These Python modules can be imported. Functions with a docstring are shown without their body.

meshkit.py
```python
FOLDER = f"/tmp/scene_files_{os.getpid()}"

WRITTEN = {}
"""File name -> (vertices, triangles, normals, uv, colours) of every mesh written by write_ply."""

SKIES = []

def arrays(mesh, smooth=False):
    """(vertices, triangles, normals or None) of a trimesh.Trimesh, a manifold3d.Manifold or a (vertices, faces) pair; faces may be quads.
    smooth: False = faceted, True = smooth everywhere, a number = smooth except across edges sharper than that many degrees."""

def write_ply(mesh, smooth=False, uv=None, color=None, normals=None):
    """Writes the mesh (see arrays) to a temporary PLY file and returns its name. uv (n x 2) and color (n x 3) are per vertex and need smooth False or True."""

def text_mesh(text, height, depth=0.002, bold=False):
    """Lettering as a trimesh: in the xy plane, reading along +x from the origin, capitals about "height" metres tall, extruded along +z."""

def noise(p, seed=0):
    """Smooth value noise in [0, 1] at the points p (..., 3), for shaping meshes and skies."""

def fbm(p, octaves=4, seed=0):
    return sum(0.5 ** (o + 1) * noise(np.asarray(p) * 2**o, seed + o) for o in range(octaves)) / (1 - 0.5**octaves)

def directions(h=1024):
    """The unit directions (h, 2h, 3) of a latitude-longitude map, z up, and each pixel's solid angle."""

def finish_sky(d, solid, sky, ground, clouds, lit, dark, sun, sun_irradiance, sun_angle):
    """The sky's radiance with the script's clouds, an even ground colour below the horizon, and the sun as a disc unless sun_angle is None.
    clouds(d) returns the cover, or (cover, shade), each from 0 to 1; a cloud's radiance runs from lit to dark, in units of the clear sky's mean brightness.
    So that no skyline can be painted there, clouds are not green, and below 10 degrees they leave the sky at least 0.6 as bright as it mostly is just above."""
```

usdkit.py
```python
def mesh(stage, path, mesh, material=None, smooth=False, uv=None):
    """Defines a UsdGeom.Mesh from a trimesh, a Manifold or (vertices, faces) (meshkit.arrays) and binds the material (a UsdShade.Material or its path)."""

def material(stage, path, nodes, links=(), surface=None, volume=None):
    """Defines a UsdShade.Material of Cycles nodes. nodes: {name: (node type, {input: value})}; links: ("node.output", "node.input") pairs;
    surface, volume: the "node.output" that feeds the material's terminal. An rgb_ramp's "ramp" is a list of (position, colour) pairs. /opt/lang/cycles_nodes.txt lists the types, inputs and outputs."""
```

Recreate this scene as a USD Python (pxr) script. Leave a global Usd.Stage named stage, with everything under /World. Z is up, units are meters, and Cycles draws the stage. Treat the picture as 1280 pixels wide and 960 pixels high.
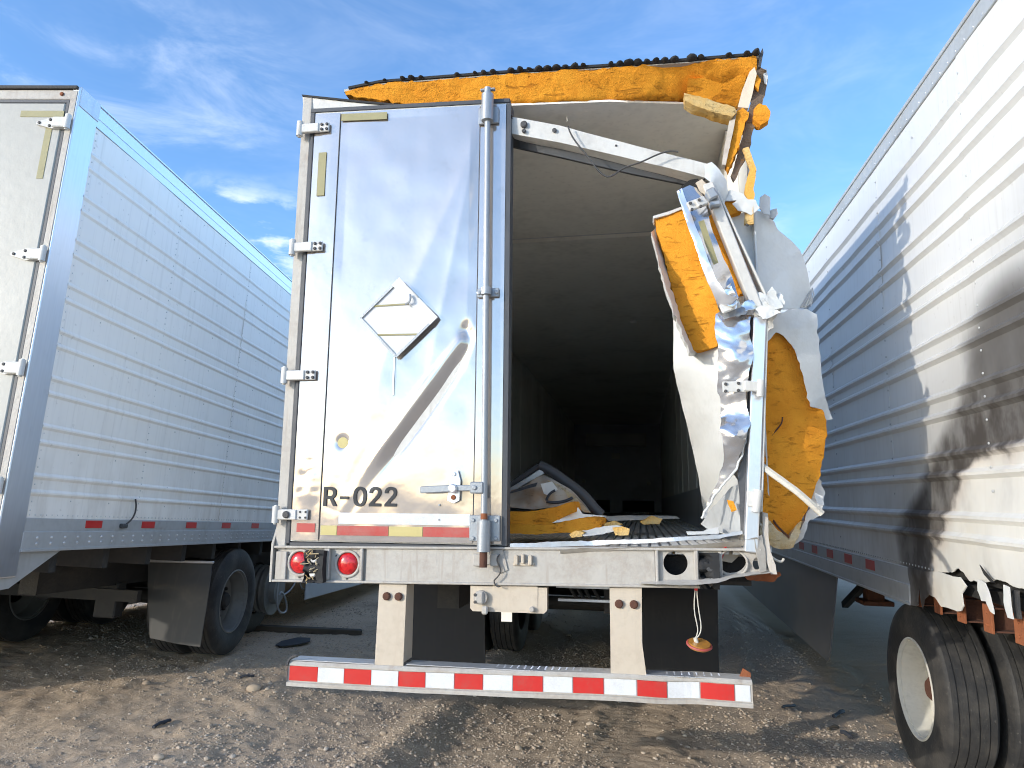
import math, random
import numpy as np, trimesh, manifold3d as m3
from scipy.interpolate import RBFInterpolator
from pxr import Usd, UsdGeom, UsdLux, UsdShade, Gf, Sdf, Vt
import usdkit, meshkit

random.seed(7); RNG = np.random.default_rng(7)
stage = Usd.Stage.CreateInMemory()
UsdGeom.SetStageUpAxis(stage, UsdGeom.Tokens.z); UsdGeom.SetStageMetersPerUnit(stage, 1.0)
UsdGeom.Xform.Define(stage, '/World'); UsdGeom.Scope.Define(stage, '/World/Looks')

# ------------------------------------------------------------------ camera, sun, sky
FPX, PITCH, EYE = 890.0, math.radians(9.63), 1.58
cam = UsdGeom.Camera.Define(stage, '/World/camera')
cam.CreateHorizontalApertureAttr(36.0); cam.CreateVerticalApertureAttr(27.0)
cam.CreateFocalLengthAttr(36.0 * FPX / 1280); cam.CreateClippingRangeAttr(Gf.Vec2f(0.05, 3000))
cam.AddTranslateOp().Set(Gf.Vec3d(0, 0, EYE)); cam.AddRotateXOp().Set(90 + math.degrees(PITCH))
cam.CreateExposureAttr(1.32)
SUN_EL, SUN_AZ = math.radians(16.0), math.atan2(-0.85, -0.53)     # low sun behind the camera, to the left
sun_dir = np.array([math.cos(SUN_EL) * math.sin(SUN_AZ), math.cos(SUN_EL) * math.cos(SUN_AZ), math.sin(SUN_EL)])
sun = UsdLux.DistantLight.Define(stage, '/World/sun')
sun.CreateIntensityAttr(0.5); sun.CreateAngleAttr(0.6); sun.CreateColorAttr(Gf.Vec3f(0.64, 0.60, 0.53)); sun.CreateNormalizeAttr(True)
zz = sun_dir; xx = np.cross([0, 0, 1], zz); xx /= np.linalg.norm(xx); yy = np.cross(zz, xx)
mt = np.eye(4); mt[0, :3], mt[1, :3], mt[2, :3] = xx, yy, zz
sun.AddTransformOp().Set(Gf.Matrix4d(*mt.ravel().tolist()))
SKY = 0.15
CLX, CLY, CLZ = 2.65, 6.92, 7.85


class G:
    """A small builder of node graphs: every call returns the name of its output."""
    def __init__(s, name): s.name, s.nodes, s.links = name, {}, []
    def __call__(s, kind, out, **kw):
        n = f'n{len(s.nodes)}'; vals = {}
        for k, v in kw.items():
            if isinstance(v, str) and '.' in v: s.links.append((v, f'{n}.{k}'))
            else: vals[k] = v
        s.nodes[n] = (kind, vals)
        return f'{n}.{out}'
    def math(s, op, a, b=0.0, c=0.0, clamp=False): return s('math', 'value', math_type=op, value1=a, value2=b, value3=c, use_clamp=clamp)
    def mix(s, f, a, b, kind='mix'): return s('mix', 'color', mix_type=kind, fac=f, color1=a, color2=b)
    def ramp(s, f, *st): return s('rgb_ramp', 'color', fac=f, ramp=[(p, c if np.ndim(c) else (c, c, c)) for p, c in st])
    def step(s, v, a, b): return s('map_range', 'result', range_type='smoothstep', value=v, from_min=a, from_max=b, to_min=0.0, to_max=1.0, clamp=True)
    def pos(s): return s('texture_coordinate', 'object')
    def map(s, v, scale=(1, 1, 1), loc=(0, 0, 0)): return s('mapping', 'vector', vector=v, scale=scale, location=loc)
    def noise(s, v, scale, detail=4, rough=0.55, dist=0.0): return s('noise_texture', 'fac', vector=v, scale=scale, detail=detail, roughness=rough, distortion=dist)
    def done(s, surface=None, volume=None): return usdkit.material(stage, '/World/Looks/' + s.name, s.nodes, s.links, surface=surface, volume=volume)


# sky: single scattering with thin wisps of cloud
g = G('sky_look')
d = g('texture_coordinate', 'generated')
sky = g('sky_texture', 'color', sky_type='single_scattering', sun_disc=False, sun_elevation=SUN_EL, sun_rotation=SUN_AZ, altitude=200.0, air_density=1.15, aerosol_density=1.1, ozone_density=5.5)
sx = g('separate_xyz', 'z', vector=d)
w1 = g.noise(g.map(d, (2.2, 3.0, 7.0), (0.4, 5.53, 0.4)), 2.0, 9, 0.62, 0.6)
w2 = g.noise(g.map(d, (1, 1, 1), (CLX, CLY, CLZ)), 1.3, 3, 0.5)
wisp = g.math('multiply', g.math('multiply', g.step(w1, 0.40, 0.80), g.step(w2, 0.42, 0.66)), 0.48)
low = g.noise(g.map(d, (1, 1, 3.0), (0.2, 0.55, 0.0)), 7.0, 7, 0.6)
band = g.math('multiply', g.step(sx, 0.02, 0.20), g.math('subtract', 1.0, g.step(sx, 0.36, 0.42)))
cum = g.math('multiply', g.step(low, 0.48, 0.66), g.math('multiply', band, g.step(w2, 0.40, 0.55)))
veil = g.math('multiply', g.step(w1, 0.35, 0.8), 0.10)
cover = g.math('maximum', g.math('maximum', wisp, veil), g.math('multiply', cum, 0.72), clamp=True)
skyc = g.mix(cover, sky, (4.6, 4.8, 5.0))
bg = g('background_shader', 'background', color=skyc, strength=SKY)
skymat = g.done(bg)
dome = UsdLux.DomeLight.Define(stage, '/World/sky'); dome.CreateIntensityAttr(1.0)
UsdShade.MaterialBindingAPI.Apply(dome.GetPrim()).Bind(skymat)
dome.GetPrim().SetCustomDataByKey('kind', 'structure')


# ------------------------------------------------------------------ frames and pixel rays
def rot(yaw, pitch, roll):
    c, s = math.cos(-yaw), math.sin(-yaw); Rz = np.array([[c, -s, 0], [s, c, 0], [0, 0, 1]])
    c, s = math.cos(pitch), math.sin(pitch); Rx = np.array([[1, 0, 0], [0, c, -s], [0, s, c]])
    c, s = math.cos(roll), math.sin(roll); Ry = np.array([[c, 0, s], [0, 1, 0], [-s, 0, c]])
    return Rz @ Rx @ Ry


def ray(px, py):
    x, u = (px - 640) / FPX, (480 - py) / FPX
    return np.stack([x, math.cos(PITCH) - u * math.sin(PITCH), math.sin(PITCH) + u * math.cos(PITCH)], -1)


class Frame:
    def __init__(s, yaw, pitch, roll, o): s.R, s.o = rot(yaw, pitch, roll), np.array(o, float)
    def hit(s, px, py, axis, val):
        """The local point where the sight line through a picture point of the photograph meets the local plane axis = val."""
        r = ray(np.asarray(px, float), np.asarray(py, float)) @ s.R
        e = s.R.T @ (np.array([0, 0, EYE]) - s.o)
        k = (np.asarray(val) - e[axis]) / r[..., axis]
        return e + r * k[..., None]
    def m(s, t=(0, 0, 0)):
        a = np.eye(4); a[:3, :3] = s.R.T; a[3, :3] = s.o + s.R @ np.array(t, float)
        return Gf.Matrix4d(*a.ravel().tolist())
    def w(s, p): return s.o + np.asarray(p, float) @ s.R.T


FL = Frame(0.0684, -0.0319, 0.0461, (-2.78, 3.7904, 0))       # left trailer: origin under its right rear corner
FR = Frame(0.1685, 0.0072, 0.0227, (2.2781, 3.4664, 0))       # right trailer: origin under a seam of its left side
FM = Frame(0.178, 0.0, 0.009, (0.0069, 3.7378, 0))            # damaged trailer: origin under the middle of its rear end
FW = Frame(0, 0, 0, (0, 0, 0))

# ------------------------------------------------------------------ objects
used = {}
SILL = {'rear_sill', 'lamp_pocket', 'keeper', 'floor_slats', 'floor_bed', 'dock_bumper', 'dented_patch'}


def free(parent, name):
    k = (parent, name); used[k] = used.get(k, -1) + 1
    return f'{parent}/{name}' if used[k] == 0 else f'{parent}/{name}_{used[k]:03d}'


def tag(p, label=None, cat=None, group=None, kind=None):
    for k, v in (('label', label), ('category', cat), ('group', group), ('kind', kind)):
        if v: p.SetCustomDataByKey(k, v)


def thing(name, label, cat, frame=FW, at=(0, 0, 0), group=None, kind=None):
    x = UsdGeom.Xform.Define(stage, free('/World', name)); x.AddTransformOp().Set(frame.m(at))
    tag(x.GetPrim(), label, cat, group, kind)
    return str(x.GetPath())


def part(parent, name, mesh, mat, smooth=False, label=None, kind=None):
    if isinstance(mesh, (list, tuple)) and not (len(mesh) == 2 and isinstance(mesh[0], np.ndarray)): mesh = cat(mesh)
    if parent.startswith('/World/semi_trailer_002') and (name in SILL or '/lamp_pocket' in parent):      # the sill of the wreck stands a little higher on the right
        mesh = tri(mesh).copy() if not isinstance(mesh, tuple) else trimesh.Trimesh(*mesh, process=False); v = np.array(mesh.vertices); v[:, 2] += .0135 * (v[:, 0] + 1.32); mesh.vertices = v
    m = usdkit.mesh(stage, free(parent, name), mesh, mat, smooth=smooth)
    tag(m.GetPrim(), label, kind=kind)
    return str(m.GetPath())


def tri(x):
    if hasattr(x, 'to_mesh'):
        q = x.to_mesh(); return trimesh.Trimesh(np.array(q.vert_properties[:, :3], float), np.array(q.tri_verts), process=False)
    return x


def cat(ms): return trimesh.util.concatenate([tri(x) for x in ms])


def solo(name, mesh, mat, label, cat_, frame=FM, group=None, kind=None, smooth=False):
    """A thing that is one mesh, its Xform-free prim moved to its own base."""
    mesh = tri(mesh); lo, hi = mesh.bounds; base = np.array([(lo[0] + hi[0]) / 2, (lo[1] + hi[1]) / 2, lo[2]])
    mesh = mesh.copy(); mesh.vertices = mesh.vertices - base
    m = usdkit.mesh(stage, free('/World', name), mesh, mat, smooth=smooth)
    UsdGeom.Xformable(m).AddTransformOp().Set(frame.m(base))
    tag(m.GetPrim(), label, cat_, group, kind)
    return str(m.GetPath())


# ------------------------------------------------------------------ shapes
def box(x0, x1, y0, y1, z0, z1, b=0.0):
    if b <= 0:
        m = trimesh.creation.box((x1 - x0, y1 - y0, z1 - z0)); m.apply_translation(((x0 + x1) / 2, (y0 + y1) / 2, (z0 + z1) / 2)); return m
    p = []
    for x, sx_ in ((x0, 1), (x1, -1)):
        for y, sy_ in ((y0, 1), (y1, -1)):
            for z, sz_ in ((z0, 1), (z1, -1)):
                p += [(x, y + b * sy_, z + b * sz_), (x + b * sx_, y, z + b * sz_), (x + b * sx_, y + b * sy_, z)]
    return trimesh.convex.convex_hull(np.array(p))


def beam(a, b, w, h, up=(0, 0, 1), bev=0.004):
    a, b = np.asarray(a, float), np.asarray(b, float); L = np.linalg.norm(b - a); y = (b - a) / L
    x = np.cross(y, up); x /= np.linalg.norm(x); z = np.cross(x, y)
    m = box(-w / 2, w / 2, 0, L, -h / 2, h / 2, bev); m.vertices = a + m.vertices @ np.array([x, y, z]); return m


def tube(pts, r, n=8):
    pts = np.asarray(pts, float); rr = np.broadcast_to(r, len(pts)); V = []; F = []
    t = np.gradient(pts, axis=0); t /= np.linalg.norm(t, axis=1, keepdims=True) + 1e-12
    u = np.cross(t[0], [0.31, 0.17, 0.93]); u /= np.linalg.norm(u)
    for i in range(len(pts)):
        u = u - t[i] * (u @ t[i]); u /= np.linalg.norm(u); v = np.cross(t[i], u)
        a = np.arange(n) * 2 * math.pi / n
        V += list(pts[i] + rr[i] * (np.cos(a)[:, None] * u + np.sin(a)[:, None] * v))
    for i in range(len(pts) - 1):
        for k in range(n):
            a, b = i * n + k, i * n + (k + 1) % n; F += [(a, b, b + n), (a, b + n, a + n)]
    V += [pts[0], pts[-1]]; c0 = len(V) - 2
    for k in range(n):
        F += [(c0, (k + 1) % n, k), (c0 + 1, (len(pts) - 1) * n + k, (len(pts) - 1) * n + (k + 1) % n)]
    return trimesh.Trimesh(np.array(V), np.array(F), process=False)


def spline(pts, n=24):
    from scipy.interpolate import CubicSpline
    pts = np.asarray(pts, float); t = np.r_[0, np.cumsum(np.linalg.norm(np.diff(pts, axis=0), axis=1))]
    return CubicSpline(t, pts)(np.linspace(0, t[-1], n))


def cyl(a, b, r, n=20): return tube([a, b], r, n)


def lathe(profile, n=72, c=(0, 0, 0)):
    """Revolves a closed outline of (radius, x) about the local x axis."""
    p = np.asarray(profile, float); k = len(p); a = np.arange(n) * 2 * math.pi / n
    V = np.stack([np.broadcast_to(p[:, 1], (n, k)), np.cos(a)[:, None] * p[:, 0], np.sin(a)[:, None] * p[:, 0]], -1).reshape(-1, 3) + c
    F = []
    for i in range(n):
        for j in range(k):
            A, B = i * k + j, i * k + (j + 1) % k; C, D = ((i + 1) % n) * k + j, ((i + 1) % n) * k + (j + 1) % k
            F += [(A, B, D), (A, D, C)]
    m = trimesh.Trimesh(V, np.array(F), process=False); m.fix_normals(); return m


def poly_prism(poly, t, axes, o=(0, 0, 0)):
    """Extrudes a 2D outline; axes = the 3D directions of its x, y and of the thickness."""
    from shapely.geometry import Polygon
    m = trimesh.creation.extrude_polygon(Polygon(poly).buffer(0), t, engine='earcut'); A = np.array(axes, float)
    m.vertices = np.asarray(o) + m.vertices @ A
    if np.linalg.det(A) < 0: m.invert()
    return m


XZ = ((1, 0, 0), (0, 0, 1), (0, 1, 0)); YZ = ((0, 1, 0), (0, 0, 1), (1, 0, 0)); XY = ((1, 0, 0), (0, 1, 0), (0, 0, 1))


def wob(P, amp, freq, seed=0, octaves=3):
    q = np.asarray(P) * freq
    return P + amp * 2 * np.stack([meshkit.fbm(q + 31.7 * k, octaves, seed + 11 * k) - 0.5 for k in range(3)], -1)


def sheet(poly, depth, thick, frame=FM, direction=(0, 1, 0), cell=7.0, amp=0.0, freq=6.0, fine=0.0, seed=0, axis=1, jag=0.0):
    """A torn sheet or slab with its own distance and thickness: outline as seen in the photograph, local depth given at control points."""
    poly = np.asarray(poly, float)
    if jag:
        q = []
        for i in range(len(poly)):
            a, b = poly[i], poly[(i + 1) % len(poly)]; n = max(1, int(np.linalg.norm(b - a) / 5))
            for k in range(n): q.append(a + (b - a) * k / n + RNG.normal(0, jag, 2) * (k > 0))
        poly = np.array(q)
    mpp = 0.0042; hpx = max(thick / mpp, 0.4)
    s = m3.CrossSection([np.stack([poly[:, 0], -poly[:, 1]], 1).tolist()], m3.FillRule.EvenOdd)
    q = s.extrude(hpx).refine_to_length(cell).to_mesh()
    v, f = np.array(q.vert_properties[:, :3], float), np.array(q.tri_verts)
    px, py, t = v[:, 0], -v[:, 1], v[:, 2] / hpx
    d = np.asarray(depth, float)
    if d.ndim == 0: dep = np.full(len(v), float(d))
    elif len(d) < 4:
        A = np.c_[np.ones(len(d)), d[:, :2]]; c = np.linalg.lstsq(A, d[:, 2], rcond=None)[0]; dep = c[0] + px * c[1] + py * c[2]
    else:
        dep = RBFInterpolator(d[:, :2] / 50, d[:, 2], kernel='linear', degree=0)(np.stack([px, py], 1) / 50)
    P = frame.hit(px, py, axis, dep) + np.asarray(direction, float) * (thick * (1 - t))[:, None]
    if amp: P = wob(P, amp, freq, seed)
    if fine: P = wob(P, fine, freq * 5, seed + 5, 2)
    return trimesh.Trimesh(P, f, process=False)


def rivets(pts, nrm, r=0.007, h=0.5):
    """Small domed heads, joined."""
    pts = np.asarray(pts, float); nrm = np.asarray(nrm, float); nrm = nrm / np.linalg.norm(nrm)
    u = np.cross(nrm, [0.2, 0.31, 0.9]); u /= np.linalg.norm(u); w = np.cross(nrm, u); a = np.arange(6) * math.pi / 3
    ring = np.cos(a)[:, None] * u + np.sin(a)[:, None] * w
    one = np.vstack([ring * r - nrm * 0.001, ring * r * 0.72 + nrm * r * h * 0.75, nrm[None] * r * h])
    F = []
    for k in range(6):
        b = (k + 1) % 6; F += [(k, b, b + 6), (k, b + 6, k + 6), (k + 6, b + 6, 12)]
    V = (pts[:, None] + one[None]).reshape(-1, 3); F = (np.arange(len(pts))[:, None, None] * 13 + np.array(F)[None]).reshape(-1, 3)
    return trimesh.Trimesh(V, F, process=False)


def bolt(c, n, r, h): 
    c, n = np.asarray(c, float), np.asarray(n, float)
    return tube([c - n * 0.002, c + n * h * 0.7, c + n * h], [r, r, r * 0.7], 10)


# ------------------------------------------------------------------ materials
def paint(name, col, rough=0.45, dirt=(0.16, 0.12, 0.085), amt=0.35, scale=3.0, metal=0.0, streak=0.0, bump=0.02, lo=0.45, hi=0.8, spec=0.5, rvar=0.15, coat=0.0):
    g = G(name); p = g.pos()
    n = g.noise(p, scale, 6, 0.65); n2 = g.noise(p, scale * 9, 4, 0.6)
    f = g.math('multiply', g.step(g.math('add', g.math('multiply', n, 0.7), g.math('multiply', n2, 0.3)), lo, hi), amt)
    if streak:
        st = g.noise(g.map(p, (9, 9, 0.6)), 3.0, 5, 0.6)
        f = g.math('maximum', f, g.math('multiply', g.step(st, 0.5, 0.78), streak))
    c = g.mix(f, col, dirt)
    c = g.mix(g.math('multiply', g.step(n2, 0.35, 0.7), 0.12), c, tuple(0.75 * x for x in col))
    r = g.math('add', rough, g.math('multiply', g.math('subtract', n, 0.5), rvar))
    nb = g('bump', 'normal', height=g.noise(p, scale * 14, 5, 0.6), strength=0.35, distance=bump)
    return g.done(g('principled_bsdf', 'BSDF', base_color=c, roughness=r, metallic=metal, normal=nb, specular_ior_level=spec, coat_weight=coat))


M_oldwhite = paint('old_white_paint', (0.35, 0.345, 0.315), 0.45, dirt=(0.30, 0.29, 0.25), amt=0.4, streak=0.2, scale=1.6, bump=0.004)
M_white = paint('white_paint', (0.56, 0.55, 0.52), 0.42, amt=0.45, streak=0.25, bump=0.004)
M_frame = paint('frame_white', (0.42, 0.395, 0.355), 0.5, dirt=(0.20, 0.13, 0.08), amt=0.6, streak=0.5, bump=0.006, scale=4, lo=0.40)
M_post = paint('post_beige', (0.50, 0.43, 0.34), 0.55, dirt=(0.22, 0.12, 0.06), amt=0.35, streak=0.2, bump=0.006, scale=3)
M_alu = paint('aluminium_dull', (0.62, 0.62, 0.63), 0.38, dirt=(0.28, 0.25, 0.22), amt=0.5, metal=0.75, streak=0.3, bump=0.004)
M_rail = paint('rail_grey', (0.42, 0.43, 0.43), 0.5, dirt=(0.2, 0.18, 0.15), amt=0.5, metal=0.25, streak=0.2, bump=0.004)
M_galv = paint('galvanised_steel', (0.33, 0.35, 0.37), 0.45, dirt=(0.22, 0.20, 0.18), amt=0.4, metal=0.55, scale=8, bump=0.004)
M_rubber = paint('black_rubber', (0.012, 0.012, 0.013), 0.75, dirt=(0.04, 0.036, 0.033), amt=0.5, scale=5, bump=0.006)
M_seal = paint('door_seal', (0.05, 0.053, 0.06), 0.5, dirt=(0.10, 0.10, 0.10), amt=0.5, scale=6, bump=0.003)
M_flap = paint('mudflap_rubber', (0.007, 0.008, 0.011), 0.7, dirt=(0.03, 0.028, 0.027), amt=0.3, scale=2.5, streak=0.2, bump=0.003)
M_flap2 = paint('grey_mudflap_rubber', (0.06, 0.058, 0.055), 0.7, dirt=(0.13, 0.115, 0.095), amt=0.6, scale=3, streak=0.3, bump=0.003)
M_chassis = paint('chassis_black', (0.022, 0.021, 0.020), 0.7, dirt=(0.07, 0.058, 0.046), amt=0.6, scale=4, bump=0.01)
M_rust = paint('rust', (0.27, 0.085, 0.03), 0.85, dirt=(0.10, 0.035, 0.018), amt=0.8, scale=7, bump=0.012, lo=0.35)
M_rustdark = paint('rust_dark', (0.09, 0.035, 0.02), 0.85, dirt=(0.03, 0.018, 0.014), amt=0.8, scale=7, bump=0.012)
M_char = paint('charred', (0.014, 0.013, 0.012), 0.9, dirt=(0.05, 0.045, 0.04), amt=0.5, scale=9, bump=0.02)
M_liner = paint('liner_grey', (0.86, 0.83, 0.76), 0.55, dirt=(0.2, 0.19, 0.17), amt=0.4, scale=1.5, streak=0.2, bump=0.004)
M_linerw = paint('liner_white', (0.60, 0.60, 0.58), 0.5, dirt=(0.3, 0.28, 0.25), amt=0.25, scale=2.5, bump=0.004)
M_skin = paint('side_skin', (0.58, 0.60, 0.60), 0.45, dirt=(0.3, 0.28, 0.25), amt=0.2, scale=5, bump=0.003)
M_floor = paint('floor_aluminium', (0.62, 0.60, 0.57), 0.5, dirt=(0.25, 0.22, 0.19), amt=0.6, scale=3, metal=0.0, bump=0.006)
M_bulk = paint('bulkhead_grey', (0.55, 0.57, 0.60), 0.6, amt=0.3)
M_red = paint('red_reflector', (0.50, 0.022, 0.018), 0.35, dirt=(0.27, 0.09, 0.07), amt=0.6, scale=12, bump=0.002)
M_redf = paint('faded_red_tape', (0.42, 0.05, 0.04), 0.5, dirt=(0.35, 0.16, 0.13), amt=0.7, scale=10, bump=0.002, lo=0.35)
M_tapew = paint('white_reflector', (0.62, 0.63, 0.64), 0.35, dirt=(0.36, 0.34, 0.31), amt=0.5, scale=14, bump=0.002)
M_tapey = paint('yellowed_tape', (0.50, 0.42, 0.17), 0.5, dirt=(0.45, 0.36, 0.16), amt=0.5, scale=9, bump=0.002)
M_tan = paint('khaki_tape', (0.30, 0.27, 0.135), 0.6, dirt=(0.22, 0.2, 0.11), amt=0.4, scale=9, bump=0.002)
M_black = paint('black_lettering', (0.014, 0.016, 0.020), 0.5, amt=0.08, scale=20, bump=0.001)
M_rimw = paint('rim_white', (0.56, 0.54, 0.48), 0.5, dirt=(0.22, 0.19, 0.15), amt=0.6, scale=4, bump=0.004)
M_rimg = paint('rim_grey', (0.20, 0.20, 0.19), 0.55, dirt=(0.10, 0.085, 0.07), amt=0.6, scale=6, metal=0.3, bump=0.004)
M_skirt = paint('skirt_grey', (0.42, 0.44, 0.47), 0.45, amt=0.15)
M_skirtd = paint('skirt_dark', (0.12, 0.125, 0.145), 0.55, dirt=(0.13, 0.12, 0.11), amt=0.4, scale=3, bump=0.003)
M_wire = paint('wire_white', (0.6, 0.57, 0.5), 0.5, amt=0.3, scale=20)
M_dark = paint('dark_steel', (0.06, 0.06, 0.062), 0.5, amt=0.5, scale=12, metal=0.3)
M_wood = paint('dark_timber', (0.07, 0.055, 0.04), 0.85, dirt=(0.03, 0.025, 0.02), amt=0.7, scale=6, bump=0.01)
M_scrap = paint('dark_scrap', (0.03, 0.033, 0.042), 0.6, amt=0.3, scale=8, bump=0.006)
M_orange = paint('orange_plastic', (0.65, 0.30, 0.03), 0.5, amt=0.2, scale=10)


def foam_mat(name, a, b, dark, amt=0.7, bump=0.03):
    g = G(name); p = g.pos(); n = g.noise(p, 5.0, 6, 0.6); n2 = g.noise(p, 42.0, 5, 0.7); n3 = g.noise(g.map(p, (0.6, 1, 2.8)), 11.0, 7, 0.7, 1.2); n4 = g.noise(p, 1.8, 4, 0.6)
    pit = g('voronoi_texture', 'distance', vector=g.map(p, (1, 1, 1.6)), scale=26.0); pit = g.math('multiply', g.math('subtract', 1.0, g.step(pit, 0.10, 0.30)), g.step(n, 0.5, 0.66))
    c = g.mix(g.step(n, 0.35, 0.68), a, b)
    c = g.mix(g.math('multiply', g.step(n4, 0.42, 0.66), 0.18), c, tuple(0.72 * x for x in b))
    c = g.mix(g.math('multiply', g.step(n3, 0.56, 0.70), amt), c, dark)
    c = g.mix(g.math('multiply', g.step(n2, 0.58, 0.78), 0.3), c, tuple(0.5 * x for x in a))
    c = g.mix(g.math('multiply', pit, 0.4), c, dark)
    cr_ = g.noise(p, 130.0, 4, 0.75)
    h = g.math('subtract', g.math('add', g.math('add', g.math('multiply', n2, 0.5), g.math('multiply', cr_, 0.35)), g.math('multiply', n3, 0.5)), g.math('add', g.math('multiply', pit, 0.5), g.math('multiply', g.step(n3, 0.56, 0.70), 0.5)))
    nb = g('bump', 'normal', height=h, strength=0.8, distance=bump * 0.7)
    return g.done(g('principled_bsdf', 'BSDF', base_color=c, roughness=0.95, normal=nb, specular_ior_level=0.12))


M_foam = foam_mat('foam_orange', (0.80, 0.345, 0.036), (0.72, 0.275, 0.026), (0.36, 0.125, 0.02), 0.5)
M_foamp = foam_mat('foam_pale', (0.66, 0.36, 0.08), (0.62, 0.46, 0.22), (0.30, 0.16, 0.05))
M_foamt = foam_mat('foam_torn', (0.62, 0.55, 0.40), (0.55, 0.34, 0.10), (0.24, 0.14, 0.07))
M_tornedge = foam_mat('torn_edge', (0.22, 0.165, 0.12), (0.15, 0.11, 0.085), (0.45, 0.21, 0.03))
M_brown = foam_mat('stained_sheet', (0.46, 0.42, 0.36), (0.36, 0.24, 0.15), (0.16, 0.10, 0.07), 0.6, 0.008)


def polished(name, col, rough, wav=0.02, metal=1.0):
    g = G(name); p = g.pos(); n = g.noise(p, 2.5, 4, 0.5); n2 = g.noise(g.map(p, (20, 20, 1.2)), 4.0, 4, 0.6)
    c = g.mix(g.math('multiply', g.step(g.noise(p, 7, 6, 0.7), 0.55, 0.8), 0.35), col, tuple(0.6 * x for x in col))
    r = g.math('add', rough, g.math('multiply', g.math('subtract', n2, 0.45), 0.03))
    nb = g('bump', 'normal', height=n, strength=0.5, distance=wav)
    return g.done(g('principled_bsdf', 'BSDF', base_color=c, roughness=r, metallic=metal, normal=nb))


M_door = polished('polished_door', (0.55, 0.50, 0.46), 0.11, 0.008, 0.80)
M_mirror = polished('polished_strip', (0.62, 0.61, 0.61), 0.16, 0.03, 0.9)
M_alub = polished('bright_aluminium', (0.80, 0.81, 0.84), 0.30, 0.006, 0.9)


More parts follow.
